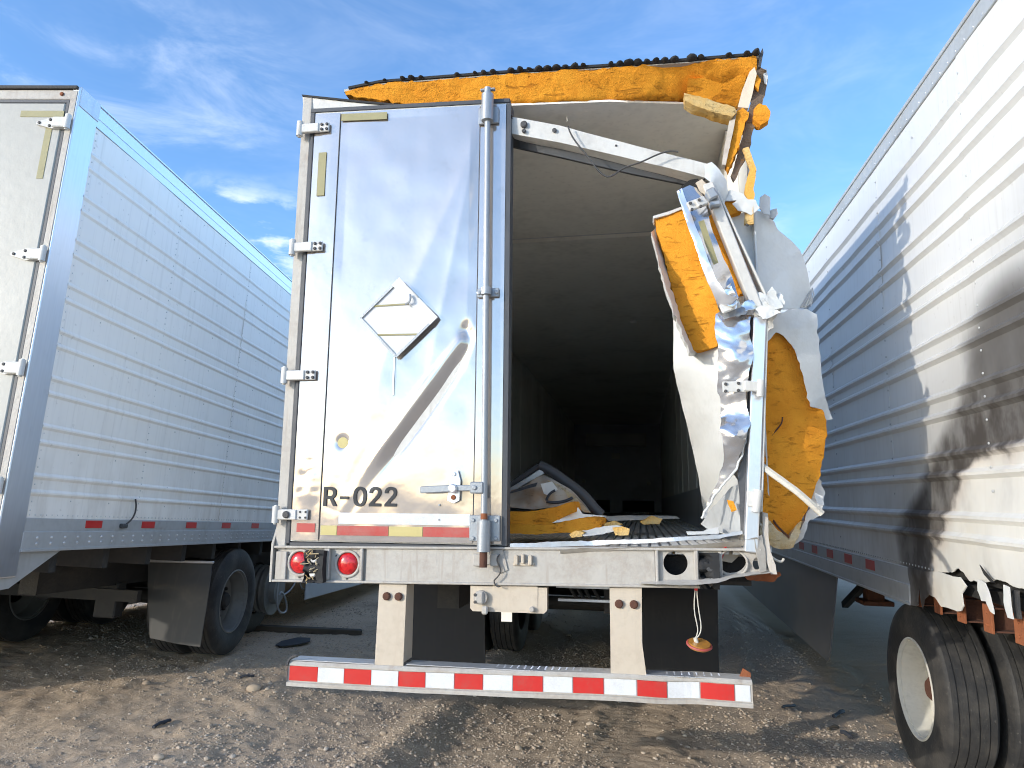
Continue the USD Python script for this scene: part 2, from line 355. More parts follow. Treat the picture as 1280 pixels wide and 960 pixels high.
def side_panel_mat(name, col, soot=False):
    g = G(name); p = g.pos()
    n = g.noise(p, 0.9, 5, 0.6); st = g.noise(g.map(p, (1, 14, 0.5)), 2.2, 5, 0.6); n2 = g.noise(p, 22, 4, 0.6)
    c = g.mix(g.math('multiply', g.step(st, 0.48, 0.8), 0.30), col, (0.42, 0.40, 0.36))
    c = g.mix(g.math('multiply', g.step(n, 0.45, 0.75), 0.20), c, tuple(0.78 * x for x in col))
    c = g.mix(g.math('multiply', g.step(n2, 0.62, 0.74), 0.25), c, (0.25, 0.22, 0.19))
    zb = g('separate_xyz', 'z', vector=p); c = g.mix(g.math('multiply', g.math('multiply', g.math('subtract', 1.0, g.step(zb, 1.4, 2.3)), g.step(g.noise(g.map(p, (1, 3, 1)), 2.0, 6, 0.65), 0.38, 0.7)), 0.35), c, (0.36, 0.31, 0.25))
    rough = g.math('add', 0.36, g.math('multiply', n, 0.12))
    if soot:      # burn marks: a smoky plume over the wheel, clean where the flames burnt the soot off
        y = g('separate_xyz', 'y', vector=p); z = g('separate_xyz', 'z', vector=p)
        wob_ = g.noise(p, 2.2, 6, 0.6, 0.4); w3 = g.noise(g.map(p, (1, 2.4, 1.5)), 2.0, 5, 0.6)
        yw = g.math('add', y, g.math('multiply', g.math('subtract', wob_, 0.5), 0.75))
        # the outer edge of the plume runs from (1.35, 1.2) up to (-0.9, 2.75)
        yn = g.math('add', y, g.math('multiply', g.math('subtract', g.noise(p, 1.7, 4, 0.5, 0.3), 0.5), 0.5))
        line = g.math('minimum', g.math('subtract', g.math('subtract', 1.92, g.math('multiply', g.math('subtract', z, 1.03), 1.35)), yn), g.math('subtract', 1.42, yn))
        lowz = g.step(z, 3.2, 2.0)
        outer = g.math('multiply', g.step(line, -0.16, 0.26), lowz)
        dy = g.math('subtract', y, -0.35); dz = g.math('subtract', z, 1.05)
        rad = g.math('sqrt', g.math('add', g.math('multiply', dy, dy), g.math('multiply', g.math('multiply', dz, dz), 1.9)))
        rad = g.math('add', rad, g.math('multiply', g.math('subtract', g.noise(p, 3.0, 5, 0.55), 0.5), 0.40))
        clean = g.math('subtract', 1.0, g.step(rad, 1.08, 1.17))
        sootf = g.math('multiply', outer, g.math('subtract', 1.0, clean))
        dens = g.math('add', 0.80, g.math('multiply', g.step(w3, 0.32, 0.62), 0.19))
        sootf = g.math('multiply', sootf, dens)
        sy = g.math('divide', g.math('subtract', yn, -0.30), 0.62); sz = g.math('divide', g.math('subtract', z, 2.18), 0.52)
        core = g.math('subtract', 1.0, g.step(g.math('add', g.math('multiply', sy, sy), g.math('multiply', sz, sz)), 0.35, 1.25))
        sootf = g.math('maximum', sootf, g.math('multiply', g.math('multiply', core, g.math('subtract', 1.0, g.math('multiply', clean, 0.9))), g.math('add', 0.82, g.math('multiply', w3, 0.16))))
        smoke_and_shade = g.math('multiply', g.math('multiply', g.step(line, -0.85, 0.2), 0.40), g.step(z, 3.6, 2.2))  # wide smoke tint; also paints in the cast-shadow band beside the burn
        sootf = g.math('maximum', sootf, g.math('multiply', smoke_and_shade, g.math('subtract', 1.0, g.math('multiply', clean, 0.85))))
        edge = g.math('multiply', g.math('multiply', g.step(rad, 0.98, 1.14), g.math('subtract', 1.0, g.step(rad, 1.14, 1.24))), outer)
        c = g.mix(g.math('multiply', clean, 0.6), c, (0.62, 0.60, 0.54))
        c = g.mix(g.math('multiply', g.math('multiply', clean, g.step(w3, 0.5, 0.68)), 0.35), c, (0.42, 0.40, 0.38))
        c = g.mix(g.math('multiply', edge, 0.25), c, (0.35, 0.20, 0.10))
        c = g.mix(sootf, c, (0.036, 0.029, 0.024))
        rough = g.math('add', rough, g.math('multiply', sootf, 0.35))
    nb = g('bump', 'normal', height=g.noise(p, 3.0, 3, 0.5), strength=0.4, distance=0.012)
    return g.done(g('principled_bsdf', 'BSDF', base_color=c, roughness=rough, normal=nb))


M_panL = side_panel_mat('left_panel_white', (0.84, 0.82, 0.77))
M_panR = side_panel_mat('right_panel_white', (0.64, 0.635, 0.62), True)


def tyre_mat(name):
    g = G(name); p = g.pos(); n = g.noise(p, 5, 6, 0.65); n2 = g.noise(p, 60, 4, 0.6)
    c = g.mix(g.math('multiply', g.step(n, 0.38, 0.72), 0.7), (0.016, 0.016, 0.017), (0.07, 0.063, 0.055))
    c = g.mix(g.math('multiply', g.step(n2, 0.62, 0.72), 0.5), c, (0.12, 0.11, 0.10))
    nb = g('bump', 'normal', height=n2, strength=0.5, distance=0.006)
    return g.done(g('principled_bsdf', 'BSDF', base_color=c, roughness=0.65, normal=nb))


M_tyre = tyre_mat('tyre_rubber')
g = G('tail_lamp_lens'); v = g('voronoi_texture', 'distance', vector=g.pos(), scale=90.0) if False else g.noise(g.pos(), 60, 2)
M_lens = g.done(g('principled_bsdf', 'BSDF', base_color=g.mix(g.step(v, 0.4, 0.6), (0.55, 0.010, 0.012), (0.38, 0.006, 0.008)), roughness=0.18, coat_weight=0.6))
g = G('amber_lens')
M_amber = g.done(g('principled_bsdf', 'BSDF', base_color=g.mix(g.noise(g.pos(), 40, 3), (0.5, 0.22, 0.03), (0.25, 0.12, 0.04)), roughness=0.25, coat_weight=0.5))

g = G('gravel_ground'); p = g.pos()
n1 = g.noise(p, 0.45, 5, 0.6); n2 = g.noise(p, 7, 8, 0.7); n3 = g.noise(p, 55, 6, 0.75); n4 = g.noise(p, 1.8, 6, 0.65)
c = g.mix(g.step(n1, 0.38, 0.64), (0.60, 0.45, 0.315), (0.50, 0.375, 0.26))
c = g.mix(g.math('multiply', g.step(n4, 0.5, 0.68), 0.55), c, (0.36, 0.265, 0.185))
c = g.mix(g.math('multiply', g.step(n2, 0.45, 0.7), 0.40), c, (0.62, 0.50, 0.38))
c = g.mix(g.math('multiply', g.step(n3, 0.5, 0.68), 0.55), c, (0.64, 0.55, 0.45))
c = g.mix(g.math('multiply', g.step(n3, 0.48, 0.36), 0.5), c, (0.20, 0.16, 0.13))
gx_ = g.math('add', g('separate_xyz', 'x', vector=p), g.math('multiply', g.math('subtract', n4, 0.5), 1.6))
c = g.mix(g.math('multiply', g.step(gx_, -2.2, -0.6), 0.72), c, (0.36, 0.285, 0.215))      # ground tone: darker towards the right, paler to the left
hh = g.math('add', g.math('multiply', n2, 0.6), g.math('multiply', n3, 0.5))
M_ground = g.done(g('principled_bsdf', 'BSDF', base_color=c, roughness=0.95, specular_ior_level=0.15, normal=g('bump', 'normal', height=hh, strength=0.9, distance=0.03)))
g = G('gravel_stone'); p = g.pos(); r = g('object_info', 'random')
c = g.ramp(r, (0, (0.34, 0.26, 0.19)), (0.6, (0.48, 0.385, 0.29)), (0.9, (0.55, 0.46, 0.37)), (1, (0.60, 0.53, 0.45)))
c = g.mix(g.math('multiply', g.noise(p, 30, 4), 0.6), c, (0.30, 0.245, 0.19))
M_stone = g.done(g('principled_bsdf', 'BSDF', base_color=c, roughness=0.92, specular_ior_level=0.2))


# ------------------------------------------------------------------ ground
contacts = [(*FL.w((-.2, 2.95, .335)),), (*FL.w((-2.4, 2.95, .335)),), (*FL.w((-.2, 4.2, .335)),), (*FL.w((-2.4, 4.2, .335)),), (*FR.w((.2, 1.3, -.07)),), (*FR.w((2.3, 1.3, -.07)),),
            (0, 0, 0), (-3, 0, .05), (3, 0, -.03), (0.9, 7.6, 0.0), (-.4, 8, 0.02), (0, 4.4, 0.0), (-1.6, 5.2, 0.06), (-3, 4, .12), (2, 9, -.02), (0, -30, 0), (-30, 0, .1), (30, 0, -.1), (-30, 40, 0), (30, 40, 0), (0, 60, 0), (-2.2, 11, .12), (1.9, 6.5, -.04)]
contacts = np.array(contacts); _rbf = RBFInterpolator(contacts[:, :2] / 10, contacts[:, 2], kernel='linear', degree=0, smoothing=0.02)
ru = np.array([math.cos(0.26), -math.sin(0.26)])       # across the wheel ruts


def ground_z(x, y):
    x, y = np.asarray(x, float), np.asarray(y, float); sh = x.shape
    q = np.stack([x.ravel(), y.ravel()], 1); z = _rbf(q / 10)
    P = np.c_[q, np.zeros(len(q))]; near = np.exp(-((np.hypot(q[:, 0], q[:, 1] - 5) / 9) ** 4))
    u = q @ ru + 0.25 * (meshkit.fbm(P * 0.5, 2, 3) - 0.5)
    for u0, w, h in ((-2.05, 0.16, 0.05), (-1.62, 0.22, -0.035), (-0.9, 0.10, 0.022), (-0.55, 0.12, -0.02), (0.35, 0.10, 0.015), (-3.2, 0.25, 0.03), (1.15, 0.2, 0.02)):
        z = z + near * 0.95 * h * np.exp(-((u - u0) / w) ** 2) * (0.55 + 0.9 * meshkit.noise(P * 1.3 + 7, 5))
    tread = (np.abs(u + 0.5) < 0.35) | (np.abs(u - 0.55) < .25)
    vv = q @ np.array([ru[1] * -1, ru[0]])
    z = z + near * 0.007 * tread * np.sin(vv * 75 + 4 * np.abs(u + 0.5) * 10)
    z = z + near * (0.020 * (meshkit.fbm(P * 1.7, 3, 1) - 0.5) + 0.035 * (meshkit.fbm(P * 7, 3, 2) - 0.5) + 0.014 * (meshkit.fbm(P * 26, 2, 4) - 0.5))
    return z.reshape(sh)


def axis_steps(a, b, lo, hi, fine, grow=1.22):
    mid = list(np.arange(lo, hi + fine / 2, fine)); left, right = [], []; s, x = fine, lo
    while x > a: s *= grow; x -= s; left.append(max(x, a))
    s, x = fine, mid[-1]
    while x < b: s *= grow; x += s; right.append(min(x, b))
    return np.array(left[::-1] + mid + right)


gx, gy = axis_steps(-900, 900, -4.6, 3.4, 0.022), axis_steps(-900, 1500, 4.0, 9.4, 0.024)
X, Y = np.meshgrid(gx, gy); Z = ground_z(X, Y); nx, ny = len(gx), len(gy)
idx = np.arange(nx * ny).reshape(ny, nx)
Fq = np.stack([idx[:-1, :-1], idx[:-1, 1:], idx[1:, 1:], idx[1:, :-1]], -1).reshape(-1, 4)
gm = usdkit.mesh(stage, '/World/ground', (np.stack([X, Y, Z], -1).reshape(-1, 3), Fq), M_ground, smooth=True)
tag(gm.GetPrim(), 'rutted bare ground of dirt and crushed gravel under the trailers', 'ground', kind='structure')


def pebble(seed, sub=1):
    m = trimesh.creation.icosphere(subdivisions=sub); m.vertices = wob(m.vertices, 0.35, 0.9, seed) * [1, 0.8, 0.55]; return m


inst = UsdGeom.PointInstancer.Define(stage, '/World/gravel'); pos, ids, sc, ori = [], [], [], []
for k in range(6):
    usdkit.mesh(stage, f'/World/gravel/pebble_{k:03d}' if k else '/World/gravel/pebble', pebble(k), M_stone); inst.GetPrototypesRel().AddTarget(f'/World/gravel/pebble_{k:03d}' if k else '/World/gravel/pebble')
N = 60000
gxs = RNG.uniform(-5.2, 3.4, N * 2); gys = 3.9 + 10.0 * RNG.random(N * 2) ** 2.0
keep = meshkit.fbm(np.c_[gxs, gys, gxs * 0] * 1.1, 3, 9) + RNG.normal(0, .12, N * 2) > 0.44
gxs, gys = gxs[keep][:N], gys[keep][:N]; gz = ground_z(gxs, gys); s = np.clip(RNG.lognormal(math.log(0.0054), 0.48, len(gxs)), 0.003, 0.03)
ang = RNG.uniform(0, 2 * math.pi, len(gxs))
inst.CreatePositionsAttr(Vt.Vec3fArray.FromNumpy(np.c_[gxs, gys, gz + s * 0.12].astype(np.float32)))
inst.CreateProtoIndicesAttr(Vt.IntArray.FromNumpy(RNG.integers(0, 6, len(gxs)).astype(np.int32)))
inst.CreateScalesAttr(Vt.Vec3fArray.FromNumpy(np.repeat(s[:, None], 3, 1).astype(np.float32)))
inst.CreateOrientationsAttr(Vt.QuathArray([Gf.Quath(math.cos(a / 2), 0, 0, math.sin(a / 2)) for a in ang.tolist()]))
tag(inst.GetPrim(), 'loose crushed stones scattered over the bare ground', 'gravel', kind='stuff')


def gpt(px, py, lift=0.0):
    """The point of the ground seen at a picture point."""
    r = ray(px, py); t = -EYE / r[2]
    for _ in range(12):
        q = r * t; t = (float(ground_z(np.array([q[0]]), np.array([q[1]]))[0]) - EYE) / r[2]
    return np.array([0, 0, EYE]) + r * t + [0, 0, lift]


for i, (sx_, sy_, r, lb) in enumerate([(318, 862, .055, 'largest pale flat stone near the left end of the striped bar'), (183, 855, .032, 'small pale stone alone on the gravel below the grey mudflap'), (198, 948, .035, 'stone nearest the bottom edge at the left of the ruts'),
                                       (480, 918, .024, 'small stone in the wheel rut under the striped bar'), (825, 925, .028, 'pale stone on the dark ground under the right end of the striped bar'), (600, 938, .024, 'small stone at the bottom edge below the middle of the striped bar')]):
    m = pebble(40 + i, 2); m.vertices *= r; c = gpt(sx_, sy_); m.vertices += c + [0, 0, r * 0.2]
    solo('stone', m, M_stone, lb, 'stone', FW, 'larger stones in the foreground', smooth=True)

# ------------------------------------------------------------------ wheels


def wheel(parent, c, R, rim_r, width, mat_rim, side=-1, n=96, hub=True, dish=0.16):
    """A wheel at c whose outer face looks along side * x."""
    c = np.asarray(c, float); w = width / 2
    prof = [(rim_r, -w * .80), (rim_r + .012, -w * .93), (rim_r + (R - rim_r) * .35, -w * 1.05), (rim_r + (R - rim_r) * .66, -w * 1.06), (R * .955, -w * .95), (R * .985, -w * .86), (R, -w * .80)]
    for k in range(4):
        x = w * (-.56 + k * .37)
        prof += [(R + .0005, x - .005), (R - .007, x - .003), (R - .007, x + .003), (R + .0005, x + .005)]
    prof += [(R, w * .80), (R * .985, w * .86), (R * .955, w * .95), (rim_r + (R - rim_r) * .66, w * 1.06), (rim_r + (R - rim_r) * .35, w * 1.05), (rim_r + .012, w * .93), (rim_r, w * .80)]
    t = lathe(prof, n, (0, 0, 0)); t.vertices = wob(t.vertices, 0.003, 4, 3) + c
    wp = part(parent, 'wheel', t, M_tyre, smooth=35)
    s = side; rp = [(rim_r + .006, s * w * .98), (rim_r + .016, s * w * .95), (rim_r + .012, s * w * .86), (rim_r - .006, s * w * .80), (rim_r - .012, s * w * .4), (rim_r - .03, s * w * .1), (rim_r - .03, s * (w - dish) + s * .02), (rim_r * .70, s * (w - dish)), (rim_r * .50, s * (w - dish - .005)),
                        (rim_r * .50, s * (w - dish - .02)), (rim_r * .72, s * (w - dish - .02)), (rim_r - .015, s * (w - dish - .01)), (rim_r + .001, s * w * .1), (rim_r + .001, s * w * .9)]
    part(wp, 'rim', lathe(rp, 72, c), mat_rim, smooth=30)
    if hub:
        x0 = c[0] + s * (w - dish)
        hb = [lathe([(0.001, 0), (rim_r * .48, 0), (rim_r * .48, s * .03), (.075, s * .04), (.07, s * .10), (.05, s * .12), (0.001, s * .12)], 36, (x0 - s * .015, c[1], c[2]))]
        for k in range(10):
            a = k * math.pi / 5; q = np.array([x0, c[1] + math.cos(a) * rim_r * .58, c[2] + math.sin(a) * rim_r * .58]); hb.append(bolt(q, np.array([s, 0, 0]), .016, .03))
        part(wp, 'hub', hb, M_rustdark if mat_rim is M_rimw else M_chassis)
    return wp


# ------------------------------------------------------------------ trailer sides
def ribbed(y0, y1, zlo, zhi, ribs, side, rib_w=0.03, rib_h=0.012, step=0.11, warp=0.003, seed=0, bottom=None, extra=None, lap=0.0):
    """One riveted side sheet with pressed ribs, standing on the plane x = 0; side = the direction of its outer face."""
    zs, hs = [zlo], [0.0]
    for z in np.arange(zlo + .06, zhi - .03, 0.085): zs.append(z); hs.append(0.0)
    for r in ribs:
        if zlo + .03 < r < zhi - .03:
            zs += [r - rib_w * .75, r - rib_w * .42, r - rib_w * .2, r + rib_w * .2, r + rib_w * .42, r + rib_w * .75]; hs += [0, rib_h * .55, rib_h, rib_h, rib_h * .55, 0]
    zs, hs = np.array(zs + [zhi]), np.array(hs + [0.0])
    inside = np.array([any(abs(z - r) < rib_w * .76 for r in ribs) for z in zs]); plain = ~inside | (hs > 0) | np.isin(zs, [r + e for r in ribs for e in (-rib_w * .75, rib_w * .75)])
    zs, hs = zs[plain], hs[plain]; o = np.argsort(zs); zs, hs = zs[o], hs[o]
    ys = np.linspace(y0, y1, max(2, int(round((y1 - y0) / step)) + 1))
    Y, Zg = np.meshgrid(ys, zs, indexing='ij'); H = np.broadcast_to(hs, Y.shape).copy() + lap
    Hn = H + warp * 2 * (meshkit.fbm(np.stack([Y * 1.4, Zg * 2.2, Y * 0 + seed], -1), 3, seed) - .5)
    if extra is not None: Hn = Hn + extra(Y, Zg)
    if bottom is not None: Zg = np.maximum(Zg, bottom(Y))
    a = np.stack([side * Hn, Y, Zg], -1); b = a - np.array([side * .003, 0, 0]); n, k = Y.shape
    V = np.vstack([a.reshape(-1, 3), b.reshape(-1, 3)]); i = np.arange(n * k).reshape(n, k)
    q = np.stack([i[:-1, :-1], i[1:, :-1], i[1:, 1:], i[:-1, 1:]], -1).reshape(-1, 4)
    if side < 0: q = q[:, ::-1]
    ring = np.r_[i[:, 0], i[-1, 1:], i[-2::-1, -1], i[0, -2:0:-1]]; rq = np.stack([ring, np.roll(ring, -1), np.roll(ring, -1) + n * k, ring + n * k], 1)
    if side > 0: rq = rq[:, ::-1]
    Fq = np.vstack([q, q[:, ::-1] + n * k, rq])
    return trimesh.Trimesh(V, np.vstack([Fq[:, [0, 1, 2]], Fq[:, [0, 2, 3]]]), process=False)


def vline(y, z0, z1, d=0.10): return [(0, y, z) for z in np.arange(z0, z1, d)]
def hline(z, y0, y1, d=0.10): return [(0, y, z) for y in np.arange(y0, y1, d)]


def hinge(parent, frame_x, z, y, mat, s=1, L=0.17, h=0.055, taper=False, nb=4):
    """A door hinge: strap across the door, barrel at the post. s = which way the post lies."""
    x0 = frame_x
    if taper: strap = poly_prism([(x0, z - h / 2), (x0, z + h / 2), (x0 - s * L * .5, z + h / 2), (x0 - s * L, z + h * .1), (x0 - s * L, z - h * .12), (x0 - s * L * .5, z - h / 2)], .014, XZ, (0, y - .014, 0))
    else: strap = box(min(x0, x0 - s * L), max(x0, x0 - s * L), y - .014, y, z - h / 2, z + h / 2, .003)
    raised = box(min(x0, x0 - s * L * .45), max(x0, x0 - s * L * .45), y - .03, y - .012, z - h * .46, z + h * .46, .005)
    hp = part(parent, 'hinge', [strap, raised], mat)
    part(hp, 'barrel', [cyl((x0 + s * .012, y - .026, z - h * .62), (x0 + s * .012, y - .026, z + h * .62), .017, 14), cyl((x0 + s * .012, y - .026, z - h * .72), (x0 + s * .012, y - .026, z + h * .7), .010, 10)], mat, smooth=40)
    bl = [bolt((x0 - s * L * fx, y - .013 if fx > .5 else y - .029, z + fz * h), (0, -1, 0), .009, .007) for fx in (.55, .9) for fz in ((-.28, .28) if not (taper and fx > .8) else (0,))]
    part(hp, 'bolts', bl, M_dark)
    return hp


# ---- left trailer
TL = thing('semi_trailer', 'white ribbed refrigerated trailer on the left with grey mudflap and rail', 'trailer', FL)
ribsL = [3.67 - k * .281 + e for k in range(8) for e in (-.046, .046)]
LEN = 15.0; seams = [0.17] + [1.208 + 1.2288 * k for k in range(12)]
for k in range(len(seams) - 1):
    part(TL, 'side_panel', ribbed(seams[k] + .002, seams[k + 1] + (.02 if k < len(seams) - 2 else 0), 1.50, 3.90, ribsL, 1, rib_w=.026, rib_h=.009, seed=k, lap=.0 if k % 2 else .0025, warp=.006), M_panL, smooth=28)
rv = vline(.20, 1.56, 3.88, .048)
for y in seams[1:6]: rv += vline(y + .012, 1.54, 3.88, .045)
for k in range(5):
    for y in (seams[k] + .35, seams[k] + .72): rv += [(0, y, z) for z in np.arange(1.62, 3.9, .14)]
rv += hline(1.535, .2, 7, .045)
part(TL, 'rivets', rivets(np.array(rv) + [.003, 0, 0], (1, 0, 0), .0055), M_skin, smooth=True, kind='stuff')
part(TL, 'top_rail', [box(-.03, .008, .17, LEN, 3.895, 4.035, .004), box(-.03, .014, .17, LEN, 4.035, 4.05, .003), box(-.03, .011, .17, LEN, 3.955, 3.962)], M_alub)
part(TL, 'roof', box(-2.56, -.012, .1, LEN, 4.0, 4.042), M_alu)
part(TL, 'body_core', [box(-2.59, -2.56, .1, LEN, 1.4, 4.0), box(-2.56, -.02, LEN - .05, LEN, 1.4, 4.0), box(-2.56, -.02, .1, LEN - .05, 1.34, 1.40), box(-2.56, -.02, .16, .2, 1.4, 4.0)], M_liner)
part(TL, 'bottom_rail', [box(-.03, .006, .17, LEN, 1.44, 1.518, .003), box(-.03, .012, .17, LEN, 1.345, 1.443, .003), box(-.06, .016, .17, LEN, 1.332, 1.349, .002)], M_rail)
rv = []
for y in np.arange(.28, 7, .115): rv += [(.013, y, 1.408), (.013, y, 1.375)]
part(TL, 'rail_rivets', rivets(rv, (1, 0, 0), .010), M_alu, smooth=True, kind='stuff')
for k in range(9):
    y = .757 + .607 * k; part(TL, 'red_reflector', box(.006, .009, y - .07, y + .09, 1.462, 1.508), M_red)
    if k < 6: part(TL, 'white_reflector', box(.006, .0085, y + .092, y + .25, 1.462, 1.508), M_rail)
part(TL, 'marker_lamp', [box(.006, .03, 1.03, 1.10, 1.462, 1.492, .006)], M_dark); part(TL, 'lamp_wire', tube(spline([(.02, 1.09, 1.49), (.03, 1.14, 1.54), (.02, 1.15, 1.66)], 12), .006, 6), M_dark)
# rear frame: post, header, seal, door
part(TL, 'corner_post', [box(-.036, .009, -.01, .178, 1.20, 4.05, .005)], M_alub)
part(TL, 'post_face', box(-.037, -.002, -.014, -.0102, 1.2, 4.02), M_frame)
part(TL, 'corner_cap', box(-.02, .013, .0, .182, 3.93, 4.054, .004), M_alu)
part(TL, 'header', [box(-2.58, -.036, -.008, .12, 3.965, 4.03, .004)], M_frame); part(TL, 'header_lip', box(-2.59, -.004, -.022, .1, 4.03, 4.052, .003), M_chassis)
part(TL, 'header_stud', bolt((-.10, -.008, 4.0), (0, -1, 0), .012, .008), M_rust)
part(TL, 'door_seal', [box(-.062, -.038, -.012, .03, 1.36, 3.963, .004), box(-2.55, -.038, -.011, .03, 3.94, 3.964, .004)], M_seal)
dp = part(TL, 'door', box(-1.29, -.064, -.014, .05, 1.37, 3.938, .006), M_oldwhite); part(TL, 'door', box(-2.53, -1.295, -.014, .05, 1.37, 3.938, .006), M_oldwhite)
part(dp, 'tape_strip', box(-.33, -.06, -.0165, -.0135, 3.845, 3.885), M_tan); part(dp, 'tape_strip', box(-.155, -.115, -.0165, -.0135, 3.45, 3.79), M_tan)
for z in (3.80, 2.98, 2.32, 1.68): hinge(TL, -.02, z, -.014, M_white, 1, L=.19, h=.07, taper=True)
part(TL, 'sill_gusset', poly_prism([(0.0, 1.345), (.55, 1.345), (.16, 1.14), (0, 1.13)], .02, YZ, (-.03, 0, 0)), M_rail)
part(TL, 'rear_sill', box(-2.58, -.037, -.01, .08, 1.13, 1.35, .005), M_rail)
part(TL, 'slider_rail', [box(-.75, -.62, 1.2, 5.2, .98, 1.2), box(-1.95, -1.82, 1.2, 5.2, .98, 1.2)], M_chassis)
for k in range(14): part(TL, 'crossmember', box(-2.5, -.05, .5 + k * .5, .56 + k * .5, 1.20, 1.33), M_chassis)
part(TL, 'axle', [cyl((-2.3, 2.95, .81), (-.3, 2.95, .81), .065, 16)], M_chassis); part(TL, 'axle', [cyl((-2.3, 4.2, .81), (-.3, 4.2, .81), .065, 16)], M_chassis)
for x in (-.78, -1.98):
    for y in (2.1, 3.5, 4.75): part(TL, 'suspension_hanger', box(x, x + .18, y, y + .12, .72, 1.0, .01), M_chassis)
for x in (-1.0, -1.6): part(TL, 'brake_chamber', cyl((x, 2.62, .84), (x, 2.82, .84), .085, 16), M_chassis)
part(TL, 'spreader_bar', box(-2.1, -.4, 2.05, 2.11, .86, .95), M_chassis)
part(TL, 'far_skirt', box(-2.64, -2.62, .6, 12, .36, 1.4), M_skirtd); part(TL, 'mudflap', box(-2.5, -1.85, 2.2, 2.21, .42, 1.15), M_flap)  # unseen far panel, added to keep sun from passing under the trailer
wheel(TL, (-.14, 2.98, .805), .468, .265, .26, M_rimg, 1, dish=.17)
ds = [(.001, .0)] + [(.24 + .012 * (k % 2), .03 * k) for k in range(9)] + [(.27, .25), (.27, .28), (.16, .28), (.15, .34), (.001, .34)]
part(TL, 'brake_drum', lathe(ds, 56, (-.42, 4.22, .805)), M_rimg, smooth=25)
for y in (2.98, 4.22): wheel(TL, (-.46, y, .805), .468, .265, .26, M_rimg, -1, hub=False); wheel(TL, (-2.42, y, .805), .468, .265, .26, M_rimg, -1, n=64, hub=False); wheel(TL, (-2.1, y, .805), .468, .265, .26, M_rimg, 1, n=64, hub=False)
fl = sheet([(185, 703), (265, 705), (258, 760), (250, 809), (222, 805), (187, 798), (185, 750)], [(185, 703, 2.28), (265, 705, 2.28), (187, 798, 2.22), (250, 809, 2.18)], .01, FL, cell=12, amp=.006, freq=3)
mf = part(TL, 'mudflap', fl, M_flap2, smooth=30)
c0, c1 = FL.hit(183, 701, 1, 2.28), FL.hit(267, 703, 1, 2.28)
part(mf, 'mudflap_bracket', [beam(c0, c1, .03, .02)], M_alu)
sk = [FL.hit(391, 727, 0, -.06), FL.hit(388, 753, 0, -.06), FL.hit(450, 735, 0, -.06)]
part(TL, 'side_skirt', box(-.075, -.06, 5.0, 11.5, .62, 1.33, .004), M_skirt)
hs_ = [tube(spline([FL.hit(*q, 0, -.02) for q in ((350, 712), (347, 735), (346, 752), (352, 766), (358, 762), (357, 750), (349, 744))], 40), .011, 8), tube(spline([FL.hit(*q, 0, -.1) for q in ((349, 744), (362, 738), (370, 725), (374, 710))], 24), .010, 8), tube(spline([FL.hit(*q, 0, -.1) for q in ((374, 724), (381, 736), (386, 732), (392, 722))], 24), .008, 8)]
solo('cable_loop', cat(hs_), M_galv, 'grey looped cable hanging down behind the left trailer wheels', 'cable', FL, smooth=True)

# ---- right trailer
TR = thing('semi_trailer', 'fire damaged white ribbed trailer on the right with soot and melted lower edge', 'trailer', FR)
ribsR = [3.68] + [3.44 - .33 * k + e for k in range(7) for e in (-.055, .055)]
seamsR = [1.3291 * k for k in range(-2, 10)]


def jag_bottom(Y):
    n = meshkit.fbm(np.stack([Y * 7, Y * 0, Y * 0], -1), 4, 3) - .5
    return np.where(Y < .72, 1.20 + .06 * n + .035 * np.exp(-((Y - .47) / .05) ** 2) + .05 * np.exp(-((Y - .02) / .12) ** 2), 1.17)


def heat(Y, Z):
    a = np.exp(-(((Y - .1) / .9) ** 2 + ((Z - 1.4) / .5) ** 2))
    return a * .03 * (meshkit.fbm(np.stack([Y * 2.2, Z * 2.2, Y * 0], -1), 2, 8) - .5) * 2


for k in range(len(seamsR) - 1):
    y0, y1 = seamsR[k], seamsR[k + 1]; nearp = -1.4 < y0 < 1.4
    part(TR, 'side_panel', ribbed(y0 + .002, y1 + .02, 1.17, 3.93, ribsR, -1, rib_w=.038, rib_h=.023, step=.014 if nearp else .12, seed=30 + k, lap=.003 if k % 2 else 0, warp=.008, bottom=jag_bottom if nearp else None, extra=heat if nearp else None), M_panR, smooth=28)
rv = []
for y in seamsR[1:7]: rv += vline(y + .012, 1.3, 3.92, .115)
for k in range(1, 7):
    rv += vline(seamsR[k] + .66, 1.5, 3.92, .33)
rv += hline(1.205, .8, 7, .05)
part(TR, 'rivets', rivets(np.array(rv) - [.004, 0, 0], (-1, 0, 0), .0075), M_rail, smooth=True, kind='stuff')
part(TR, 'top_rail', [box(-.012, .03, -2.6, 12, 3.93, 4.045, .004), box(-.02, .03, -2.6, 12, 4.03, 4.055, .003)], M_rail)
part(TR, 'top_rail_rivets', rivets([(-.012, y, 3.95) for y in np.arange(-1.5, 8, .1)], (-1, 0, 0), .007), M_alu, smooth=True, kind='stuff')
part(TR, 'roof', box(.012, 2.6, -2.6, 12, 4.0, 4.044), M_alu)
part(TR, 'inner_lining', [box(.045, .06, -2.6, 12, 1.18, 4.0), box(2.58, 2.6, -2.6, 12, 1.0, 4.0), box(.06, 2.58, -2.6, -2.55, 1.0, 4.0), box(.06, 2.58, 11.95, 12, 1.0, 4.0)], M_char)
part(TR, 'floor', box(.05, 2.58, -2.6, 11.95, 1.10, 1.16), M_char)
